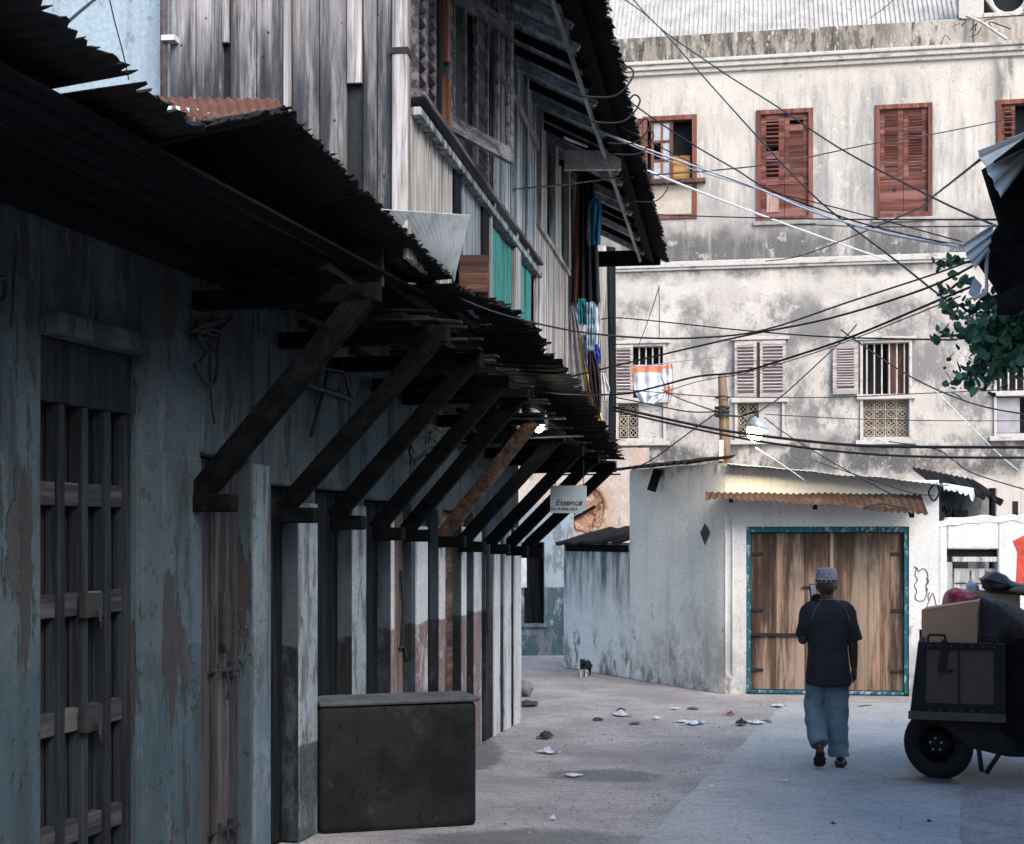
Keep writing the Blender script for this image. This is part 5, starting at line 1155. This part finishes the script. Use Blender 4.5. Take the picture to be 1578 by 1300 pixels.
# shirt
SHIRT = cloth('charcoal_shirt', [(.025,.026,.031)], plain=True); S = MB()
S.loft([ringz(cx,.0,z,rx,ry) for cx,z,rx,ry in ((.006,.695,.188,.14),(.006,.74,.190,.14),(.005,.85,.186,.134),(.005,1.0,.172,.12),(0,1.15,.176,.122),(0,1.27,.185,.12),(0,1.335,.178,.105),(0,1.375,.135,.09),(0,1.405,.085,.078),(0,1.43,.068,.068))])
def sleeve(p, rs): S.tube(catmull(p, 4), [r for i in range(len(rs)-1) for r in [rs[i]+(rs[i+1]-rs[i])*j/4 for j in range(4)]]+[rs[-1]], 16)
sleeve([(-.10,0,1.335), shL+Vector((.004,0,-.01)), (shL+elL)/2+Vector((.0,0,0)), elL+Vector((.0,.02,.03))], [.085,.077,.074,.066])
sleeve([(.10,0,1.335), shR+Vector((-.004,0,-.01)), (shR+elR)/2+Vector((.01,0,0)), elR+Vector((.018,0,.005))], [.085,.077,.070,.066])
for v in S.v: v += mnoise.noise_vector(Vector((v.x*8+3, v.y*8, v.z*7)))*.013
S.build('shirt', SHIRT, man, remesh=.009, smit=5)
q = MB()
for s in (-1,1): q.tube(catmull([(s*.068,-.075,1.425),(s*.105,-.100,1.385),(s*.145,-.118,1.32),(s*.162,-.118,1.25)]), .0035, 6)
q.tube([(.07*math.cos(t), .07*math.sin(t), 1.432) for t in [2*math.pi*i/24 for i in range(25)]], .006, 6); q.build('seam', cloth('seam_grey', [(.09,.10,.13)], plain=True), man)
# trousers
TR = cloth('blue_trousers', [(.135,.20,.245)], plain=True); T = MB()
T.loft([ringz(.0,.0,z,rx,ry) for z,rx,ry in ((.70,.155,.10),(.76,.162,.105),(.88,.150,.10),(.95,.14,.10))])
def leg(pts, rs): T.tube(catmull(pts, 5), [r for i in range(len(rs)-1) for r in [rs[i]+(rs[i+1]-rs[i])*j/5 for j in range(5)]]+[rs[-1]], 18)
leg([(-.076,0,.86),(-.086,.04,.70),(-.092,.055,.52),(-.098,-.02,.36),(-.10,-.14,.205)], [.076,.097,.094,.086,.074]); leg([(.080,0,.86),(.088,.025,.70),(.09,.03,.48),(.094,.015,.28),(.098,.0,.085)], [.084,.100,.096,.090,.086])
for v in T.v:
    v += mnoise.noise_vector(Vector((v.x*9, v.y*9, v.z*14)))*.020
T.build('trousers', TR, man, remesh=.009, smit=4)
# sandals
SOLE = flat('black_sandal', (.014,.013,.013), .7, .2, 20)
for (h, t, up) in (footL, footR):
    d = (t-h); L = d.length; d.normalize(); up = up.normalized(); sd = d.cross(up); q = MB()
    out = [(-.03,.02),(-.02,.036),(.3,.038),(.6,.048),(.85,.052),(1.06,.03)]
    poly = [h+d*L*a+sd*b-up*.004 for a, b in out]+[h+d*L*a-sd*b-up*.004 for a, b in out[::-1]]
    q.prism(poly, -up*.014); c = h+d*L*.62; q.tube([c+sd*.05, c+sd*.03+up*.042, c+up*.05, c-sd*.03+up*.042, c-sd*.05], .008, 6); q.build('sandal', SOLE, man, bevel=.003)
# embroidered cap
C1 = NT('cap_cloth'); _v = C1.vor(C1.map((1,1,1)), 55); C1.bump(_v, .4, .004); C1m = C1.out(C1.mix(C1.mr(_v, .2, .5), (.40,.37,.42), (.24,.21,.27)), .95, spec=.1)
rg = [ringz(0,.033+dy,z,r,r*1.12,24,2) for z,r,dy in ((1.575,.088,0),(1.60,.089,0),(1.66,.086,-.002),(1.685,.082,-.002),(1.70,.070,-.002),(1.704,.02,-.002))]
cap = MB().loft(rg).build('cap', C1m, man, smooth=True)
q = MB()
for i in range(14):
    a = 2*math.pi*i/14; 
    def cp(t, z): return Vector((.0905*math.cos(t), .033+.1012*math.sin(t), z))
    q.add([cp(a,1.582),cp(a+.20,1.582),cp(a+.36,1.602),cp(a+.16,1.602)], [(0,1,2,3)])
q.build('zigzag_band', flat('cap_pattern', (.02,.02,.03), .9, .2, 20), cap, solid=.002)
MB().tube([(.0905*math.cos(t), .033+.1012*math.sin(t), 1.606) for t in [2*math.pi*i/30 for i in range(31)]], .003, 5).build('cap_trim', flat('cap_trim', (.5,.48,.5), .9, .1, 20), cap)
ph = thing('mobile_phone', 'small pale backed phone held in the raised left hand of the walking man', 'phone', TM(Vector((gp.x-.075, gp.y+.22, 1.50)), .3) @ Matrix.Rotation(-.15,4,'X'))
MB().box(-.032,.032,-.004,.004,-.065,.065).build('case', flat('dark_phone_case', (.03,.03,.035), .4, .1, 20), ph, bevel=.003); MB().box(-.024,.024,-.0062,-.0045,-.05,.055).build('back_panel', flat('pale_phone_back', (.55,.5,.46), .4, .1, 20), ph)
# ================================================================ handcart
pcx = P(1402,1105,11.35); FC = Frame(pcx.x, pcx.y, .956, -.31)
cart = thing('handcart', 'dark metal handcart with latched tailgate and fat wheel, loaded with boxes and sacks', 'cart', FC.M)
zb_, zt_ = FC.hit(1480,1104)[1], FC.hit(1480,990)[1]; W_ = FC.u(1546)
M_CART = metal('cart_black_steel', (.013,.013,.015), (.035,.026,.022), .35, .85, .05, seed=13)
M_CARTP = metal('cart_scuffed_sheet', (.07,.066,.07), (.13,.10,.085), .75, .75, .2, seed=14)
il = FC.u(1415)
def cpnt(u, z, y=0): return Vector((u, y, z))
def sl(z): return il*(z-zb_)/(zt_-zb_)
q = MB()
q.prism([cpnt(.0,zb_,-.02),cpnt(.115,zb_,-.02),cpnt(.125,zt_,-.02),cpnt(il,zt_,-.02)], (0,.05,0)); q.box(W_-.07, W_+.02, -.02, .03, zb_, zt_)
q.box(.126, W_-.071, -.02, .03, zt_-.055, zt_); q.box(.116, W_-.071, -.018, .03, zb_, zb_+.10); q.build('tailgate_frame', M_CART, cart, bevel=.006)
mid = W_*.53; q = MB(); q.box(.10, mid-.008, .005, .02, zb_+.10, zt_-.05); q.box(mid+.008, W_-.06, .005, .02, zb_+.10, zt_-.05); q.build('tailgate_sheet', M_CARTP, cart)
MB().box(mid-.007, mid+.007, -.008, .02, zb_+.10, zt_-.056).build('divider', M_CART, cart)
q = MB(); q.box(-.01, W_+.02, -.05, -.019, zb_-.03, zb_+.035); q.build('lip', M_CARTP, cart, bevel=.006)
q = MB(); q.prism([cpnt(.23,zt_+.0,-.03),cpnt(.27,zt_+.035,-.03),cpnt(.30,zt_,-.03),cpnt(.27,zt_-.2,-.03),cpnt(.24,zt_-.2,-.03)], (0,.012,0)); q.tube([cpnt(.21,zt_-.22,-.04),cpnt(.33,zt_-.22,-.04)], .012, 6); q.tube([cpnt(.225,zt_-.23,-.04),cpnt(.225,zt_-.12,-.04)], .006, 6); q.build('latch', M_CART, cart)
for k in range(7):
    for zz in (zt_-.028, zb_+.05): MB().ell((.15+(W_-.22)*k/6, -.024, zz), .009, .006, .009, 8, 5).build('bolt', M_CARTP, cart)
for u in (.20, .58): MB().tube(catmull([cpnt(u-.06,zt_-.02,.01),cpnt(u-.058,zt_+.04,.01),cpnt(u-.04,zt_+.055,.01),cpnt(u+.05,zt_+.055,.01),cpnt(u+.07,zt_+.04,.01),cpnt(u+.075,zt_-.02,.01)],5), .009, 8).build('handle', M_CART, cart, smooth=True)
q = MB(); q.prism([cpnt(.0,zb_-.02,.031),cpnt(.03,zb_-.02,.031),cpnt(il+.03,zt_,.031),cpnt(il,zt_,.031)], (0,1.5,0)); q.box(.02,1.9,1.5,1.54,zb_-.02,zt_); q.build('side_panel', M_CART, cart)
MB().box(.02, 1.9, .04, 1.5, zb_-.03, zb_+.02).build('bed', M_CART, cart)
q = MB(); q.prism([cpnt(.18,zb_-.03,.10),cpnt(.45,zb_-.26,.10),cpnt(.74,zb_-.315,.10),cpnt(1.7,zb_-.30,.10),cpnt(1.7,zb_-.03,.10)], (0,.07,0)); q.build('chassis', M_CART, cart, bevel=.008)
z = FC.hit(1560,1159)[1]; q = MB(); q.tube([cpnt(.62,z-.01,.08),cpnt(1.8,z-.01,.08)], .018, 8); q.tube([cpnt(.80,z+.05,.09),cpnt(1.8,z+.04,.09)], .012, 8); q.tube([cpnt(.80,z+.05,.09),cpnt(.76,z-.01,.08)], .012, 8); q.build('axle_rail', M_CART, cart)
zf = FC.hit(1517,1194)[1]; q = MB(); q.tube([cpnt(FC.u(1508),zb_-.25,.06), cpnt(FC.u(1513),zf+.02,.06), cpnt(FC.u(1520),zf+.005,.06), cpnt(FC.u(1540),zb_-.29,.06)], .019, 8); q.build('stand', M_CART, cart, smooth=True)
# wheel turned outwards
wc = G(1446,1199.5); wr = .285; WM = Matrix.Translation((wc.x, wc.y, wr)) @ Matrix.Rotation(math.radians(-40), 4, 'Z')
RUB = flat('black_rubber', (.012,.012,.014), .75, .3, 30, .25)
whl = MB(); prof = [(.15,-.035),(.175,-.05),(.22,-.062),(.262,-.055),(.282,-.036),(.285,0),(.282,.036),(.262,.055),(.22,.062),(.175,.05),(.15,.035)]
nW = 48; whl.loft([[WM @ Vector((r*math.cos(2*math.pi*k/nW), y, r*math.sin(2*math.pi*k/nW))) for r, y in prof] for k in range(nW+1)], cap=False)
whl.loft([[WM @ Vector((r*math.cos(t), y, r*math.sin(t))) for t in [2*math.pi*k/24 for k in range(24)]] for r, y in ((.155,-.02),(.08,-.012),(.06,-.04),(.02,-.045))])
whl.loft([[WM @ Vector((r*math.cos(t), y, r*math.sin(t))) for t in [2*math.pi*k/24 for k in range(24)]] for r, y in ((.155,.02),(.08,.012),(.06,.04),(.02,.045))])
wheel = whl.build('wheel', RUB, cart, W=True, smooth=True)
q = MB()
for r in (.268,.276):
    for s in (-1,1): q.tube([WM @ Vector(((r+.009)*math.cos(2*math.pi*k/40), s*(.04 if r < .27 else .02), (r+.009)*math.sin(2*math.pi*k/40))) for k in range(41)], .004, 5)
q.build('tread_rib', RUB, wheel, W=True, smooth=True)
q = MB()
for k in range(5):
    t = 2*math.pi*k/5+.4; c = WM @ Vector((.05*math.cos(t), -.047, .05*math.sin(t))); q.ell(c, .008, .008, .008, 8, 6)
q.build('wheel_nut', flat('bright_nut', (.6,.6,.62), .3, .1, 20, .6, .8), wheel, W=True)
q = MB(); q.tube([WM @ Vector((0,-.06,0)), WM @ Vector((0,.55,.02))], .022, 8); q.tube([WM @ Vector((0,.10,0)), WM @ Vector((0,.12,.28))], .025, 8); q.build('axle', M_CART, cart, W=True)
# load
CARD = flat('brown_cardboard', (.47,.295,.19), .9, .08, 4, .1); CARD2 = flat('pale_cardboard', (.56,.40,.28), .9, .08, 4, .1)
bx = [P(1420,1000,11.85), P(1505,1000,11.62)]; cz0 = zb_+.03
def cbox(name, lab, p0, p1, depth, ztl, ztr, zb, mat):
    d = Vector((p1.x-p0.x, p1.y-p0.y, 0)); nn = Vector((-d.y, d.x, 0)).normalized()*depth; t = thing(name, lab, 'box', TM((p0.x,p0.y,zb)))
    o = Vector((0,0,0)); a, b = Vector((p0.x,p0.y,zb)), Vector((p1.x,p1.y,zb)); up0, up1 = Vector((0,0,ztl-zb)), Vector((0,0,ztr-zb))
    MB().hexa([a,b,b+nn,a+nn,a+up0,b+up1,b+nn+up1,a+nn+up0]).build('carton', mat, t, W=True, bevel=.004)
    q = MB(); q.hexa([a+up0+Vector((0,-.004,-.002)), b+up1+Vector((0,-.004,-.002)), b+up1+nn*.42, a+up0+nn*.42, a+up0+Vector((0,-.004,.004)), b+up1+Vector((0,-.004,.004)), b+up1+nn*.42+Vector((0,0,.02)), a+up0+nn*.42+Vector((0,0,.02))]).build('flap', mat, t, W=True)
    return t
cbox('cardboard_box', 'brown cardboard box standing at the left end of the cart', bx[0], bx[1], .4, P(0,940,11.85).z, P(0,927,11.62).z, cz0, CARD)
p0, p1 = P(1486,920,12.35), P(1572,935,12.2)
cbox('cardboard_box', 'pale cardboard box lying under the black bag at the top of the load', p0, p1, .3, P(0,911,12.35).z, P(0,918,12.2).z, P(0,955,12.2).z, CARD2)
def blob(name, lab, cat, px, Y, depth, mat, seed, amt=.03, group=None):
    """a soft lumpy body from an outline with real thickness"""
    ps = [P(x, y, Y) for x, y in px]; c = sum(ps, Vector())/len(ps); rings = []
    dense = catmull(ps+[ps[0]], 4)[:-1]
    for i in range(11):
        t = -1+2*i/10; k = math.sqrt(max(0.0, 1-t*t))**.7; k = max(k, .08)
        rings.append([c+(p-c)*k+Vector((0, depth*t, 0)) for p in dense])
    m = MB().loft(rings); m.jitter(amt, 9, seed); m.jitter(amt*.4, 24, seed+3)
    return tag(m.build(name, mat, None, smooth=True), lab, cat, group)
SACK = plaster('scuffed_black_sack', (.062,.053,.054), .35, [dict(c=(.10,.082,.078), s=(5,5,5), lo=.48, hi=.62, a=.8), dict(c=(.32,.27,.26), s=(4,4,6), lo=.66, hi=.7, a=.8)], bump=.7, rough=.7, seed=50)
blob('sack', 'big scuffed dark sack bulging beside the brown cardboard box', 'sack', [(1503,1000),(1503,925),(1520,920),(1545,924),(1572,938),(1590,955),(1600,1000)], 11.85, .3, SACK, 1, .02)
BAGB = flat('black_plastic', (.022,.024,.03), .42, .3, 7, .5, bump=.5)
blob('plastic_bag', 'crumpled black plastic bag crowning the cart load', 'bag', [(1509,892),(1520,885),(1531,879),(1545,888),(1562,898),(1590,905),(1600,918),(1560,915),(1520,910),(1514,900)], 12.3, .2, BAGB, 2, .02)
blob('plastic_bag', 'crumpled magenta plastic bag behind the brown cardboard box', 'bag', [(1456,936),(1457,915),(1468,908),(1480,907),(1494,912),(1504,922),(1500,936)], 12.15, .16, flat('magenta_plastic', (.30,.02,.055), .4, .45, 22, .5, bump=.6), 3, .025)
blob('plastic_packet', 'torn pale blue packet tucked between magenta and black bags', 'packet', [(1490,902),(1497,893),(1508,905),(1504,916),(1494,918)], 12.4, .05, flat('pale_blue_plastic', (.45,.54,.60), .4, .25, 14, .5, bump=.5), 4, .012)
blob('sack', 'small olive brown bundle at the right end of the load under the black bag', 'sack', [(1554,910),(1562,905),(1600,906),(1605,918),(1570,917)], 12.0, .1, flat('olive_sack', (.13,.115,.075), .9, .3, 18), 5, .012)
# black sheet added for the unlit right side of the cart
def tf(s, t):
    a = P(1546+150*s, 990-34*s, 11.2-.5*s); b = P(1546+150*s, 1128+14*math.sin(s*5), 11.15-.55*s); p = a.lerp(b, t); return p+Vector((0,.05*math.sin(s*14+t*2)*t+.03*mnoise.noise(Vector((s*6,t*4,1))),0))
tag(MB().grid(tf, 40, 24).build('dark_sheet', flat('black_sheet', (.007,.007,.008), .9, .3, 9, .08), None, smooth=True, solid=.012), 'added black sheet standing for the unlit right side of the handcart', 'dark_sheet')
# ================================================================ cat
kp = G(901,1043); CATM = NT('black_white_fur'); cz_ = CATM.sep(); cf_ = CATM.math('MULTIPLY', CATM.mr(cz_[2], .10, .125, 1, 0), CATM.mr(cz_[1], .00, -.03)); CATM.bump(CATM.noise(CATM.map((40,40,20)), 1, 5), .4, .006); CATM = CATM.out(CATM.mix(cf_, (.012,.013,.015), (.55,.54,.54)), .9)
cat = thing('cat', 'small black cat with white forelegs standing at the foot of the alley wall', 'cat', TM((kp.x, kp.y, 0), -.25))
q = MB(); q.tube(catmull([(0,-.08,.165),(0,0,.155),(0,.12,.15),(0,.21,.16)]), [.045]*4+[.055]*4+[.05]*4+[.058]*4+[.04][:1] if False else .055, 12)
q.ell((0,-.05,.15), .052, .06, .06); q.ell((0,.19,.16), .055, .06, .062); q.tube([(0,-.08,.18),(0,-.13,.215)], .032, 10); q.ell((0,-.155,.225), .040, .042, .036); q.ell((0,-.19,.213), .018, .018, .014, 8, 6)
for s in (-1,1):
    q.tube([(s*.022,-.145,.25),(s*.030,-.145,.278)], [.014,.003], 6); q.tube([(s*.032,-.08,.13),(s*.034,-.075,.07),(s*.033,-.085,.012)], [.022,.014,.011], 8); q.ell((s*.033,-.095,.010), .014,.02,.010,8,6)
    q.tube([(s*.034,.19,.14),(s*.036,.165,.09),(s*.035,.215,.055),(s*.035,.20,.012)], [.036,.026,.013,.011], 8); q.ell((s*.035,.19,.010), .014,.021,.010,8,6)
q.tube(catmull([(0,.23,.18),(0,.30,.17),(.02,.35,.12),(.03,.38,.14)]), .013, 8); q.build('body', CATM, cat, remesh=.006, smit=2)
# ================================================================ stones and litter
def rock(name, lab, px, rx, ry, rz, mat, seed, cat):
    g = G(*px); m = MB(); m.ell((g.x,g.y,rz*.85), rx, ry, rz, 18, 12); m.jitter(rx*.35, 5/rx*.3, seed); return tag(m.build(name, mat, None, smooth=True), lab, cat)
STONE = plaster('field_stone', (.22,.20,.19), .3, [dict(c=(.08,.075,.07), s=(9,9,9), lo=.5, hi=.6, a=.8)], bump=.9, seed=60)
rock('stone', 'rounded grey brown stone lying at the foot of the last white bay', (809,1073), .10, .10, .10, STONE, 1, 'stone')
rock('stone', 'flat dark stone slab lying in front of the rounded stone', (812,1088), .13, .10, .035, flat('dark_slab', (.05,.055,.06), .9, .3, 9), 2, 'stone')
def litter(lab, px, w, d, h, mat, seed, name='litter', cat='litter'):
    g = G(*px); ang = seed*1.3
    def fn(s, t):
        p = Vector(((s-.5)*w, (t-.5)*d, 0)); e = math.sin(math.pi*s)*math.sin(math.pi*t); nz = mnoise.noise_vector(Vector((s*4+seed*3, t*4, seed)))
        p += Vector((nz.x*w*.22, nz.y*d*.22, .012+max(0, h*(.25+.9*abs(nz.z))*(.3+.7*e)))); return Matrix.Rotation(ang,4,'Z') @ p+Vector((g.x,g.y,0))
    return tag(MB().grid(fn, 12, 12).build(name, mat, None, solid=.003), lab, cat, 'litter on the street')
LB = flat('litter_black', (.02,.02,.024), .5, .3, 20, .4); LW = flat('litter_white', (.55,.56,.58), .7, .25, 14); LBl = flat('litter_blue', (.06,.12,.28), .5, .4, 16, .4); LBr = flat('litter_brown', (.12,.085,.07), .9, .4, 14); LR = flat('litter_red', (.22,.05,.05), .8, .3, 14)
LWB = cloth('litter_blue_white', [(.6,.62,.66),(.12,.2,.36),(.6,.62,.66),(.5,.55,.62)], 0, 5)
for i, a in enumerate([
 ('crumpled black plastic bag near the last pillar, above the blue wrapper', (840,1138), .17,.12,.10, LB), ('blue and white wrapper lying below the black bag', (843,1161), .20,.10,.05, LWB),
 ('white paper scrap lying in the dark wet patch', (883,1196), .12,.12,.015, LW), ('brown and white crumpled rubbish in the middle of the street', (957,1103), .22,.14,.07, LWB),
 ('dark leaf scrap beside the brown and white rubbish', (957,1095), .09,.1,.03, LB), ('small black scrap left of the brown and white rubbish', (922,1110), .11,.1,.03, LB), ('dark flat scrap just right of mid street', (979,1116), .10,.12,.02, LBr),
 ('long blue and white torn bag by the edge of the concrete', (1070,1116), .26,.16,.06, LWB), ('white shreds left of the torn blue and white bag', (1052,1113), .12,.14,.02, LW), ('black crumpled scrap among white shreds near the concrete edge', (1142,1118), .12,.12,.08, LB),
 ('white and grey crumpled paper right of the black scrap', (1165,1115), .18,.14,.05, LW), ('blue grey packet touching the white crumpled paper', (1182,1114), .09,.1,.04, LBl), ('small red scrap behind the white shreds', (1125,1103), .07,.09,.06, LR),
 ('white and blue litter in front of the brown doors', (1200,1089), .15,.14,.04, LWB), ('dark stick scrap in front of the doors right of the man', (1333,1089), .2,.06,.02, LBr), ('white scrap on the concrete left of the man', (1209,1206), .075,.06,.035, LW),
 ('tiny white scrap at the concrete edge', (1097,1214), .04,.05,.03, LW), ('small white pebble like scrap near the counter', (851,1264), .04,.04,.04, LW), ('dark flat scrap on the far street by the shed', (1068,1093), .12,.1,.02, LBr), ('pale scrap on the far street by the shed', (1040,1093), .09,.1,.02, LW), ('tiny pale scrap mid street', (1011,1109), .07,.08,.05, LWB), ('tiny dark scrap on the concrete below the man', (1284,1272), .03,.03,.02, LB), ('tiny dark scrap low on the concrete to the right', (1432,1268), .03,.03,.02, LB)]):
    litter(*a, i+1)
# loose gravel on the rough left side
rr = random.Random(77); q = MB()
for i in range(420):
    y = rr.uniform(1085,1300); x = rr.uniform(770,1180)
    g = G(x, y); 
    if g.x > .82+.317*(g.y-9.17)-.05: continue
    r = .006*rr.uniform(.5,1.8); q.ell((g.x,g.y,r*.5), r*rr.uniform(.8,1.5), r, r*.8, 6, 4)
tag(q.build('gravel', plaster('pebbles', (.38,.34,.33), .4, seed=61), None), 'loose small pebbles over the rough street surface', 'gravel', kind='stuff')
# ================================================================ camera and light
cam = bpy.data.cameras.new('camera'); co = bpy.data.objects.new('camera', cam); COL.objects.link(co)
co.location = (0,0,EYE); co.rotation_euler = (math.pi/2,0,0); cam.sensor_width = 36; cam.sensor_fit = 'HORIZONTAL'; cam.lens = 36*F/1578; cam.shift_y = (HY-650)/1578; cam.clip_end = 400; sc.camera = co
EL, AZ = math.radians(42), math.radians(150)        # azimuth clockwise from +Y (north)
w = bpy.data.worlds.new('World'); sc.world = w; w.use_nodes = True; nt = w.node_tree; bg = nt.nodes['Background']
sky = nt.nodes.new('ShaderNodeTexSky'); sky.sky_type = 'NISHITA'; sky.sun_disc = False; sky.sun_elevation = EL; sky.sun_rotation = AZ; sky.air_density = 1.3; sky.dust_density = 1.2; sky.ozone_density = 2.5
nt.links.new(sky.outputs[0], bg.inputs[0]); bg.inputs[1].default_value = .15
sl_ = bpy.data.lights.new('sun', 'SUN'); sl_.energy = 1.7; sl_.angle = math.radians(40); sl_.color = (1,.905,.79); so = bpy.data.objects.new('sun', sl_); COL.objects.link(so)
dv = Vector((math.sin(AZ)*math.cos(EL), math.cos(AZ)*math.cos(EL), math.sin(EL))); so.rotation_euler = dv.to_track_quat('Z','Y').to_euler(); so.location = (6,-4,14)
sc.view_settings.view_transform = 'Standard'; sc.view_settings.look = 'None'; sc.view_settings.exposure = 1.25; sc.view_settings.gamma = 1
sc.cycles.max_bounces = 5; sc.cycles.use_light_tree = False; w.cycles.sampling_method = 'MANUAL'; w.cycles.sample_map_resolution = 256; sc.cycles.diffuse_bounces = 3; sc.cycles.glossy_bounces = 2; sc.cycles.caustics_reflective = False; sc.cycles.caustics_refractive = False
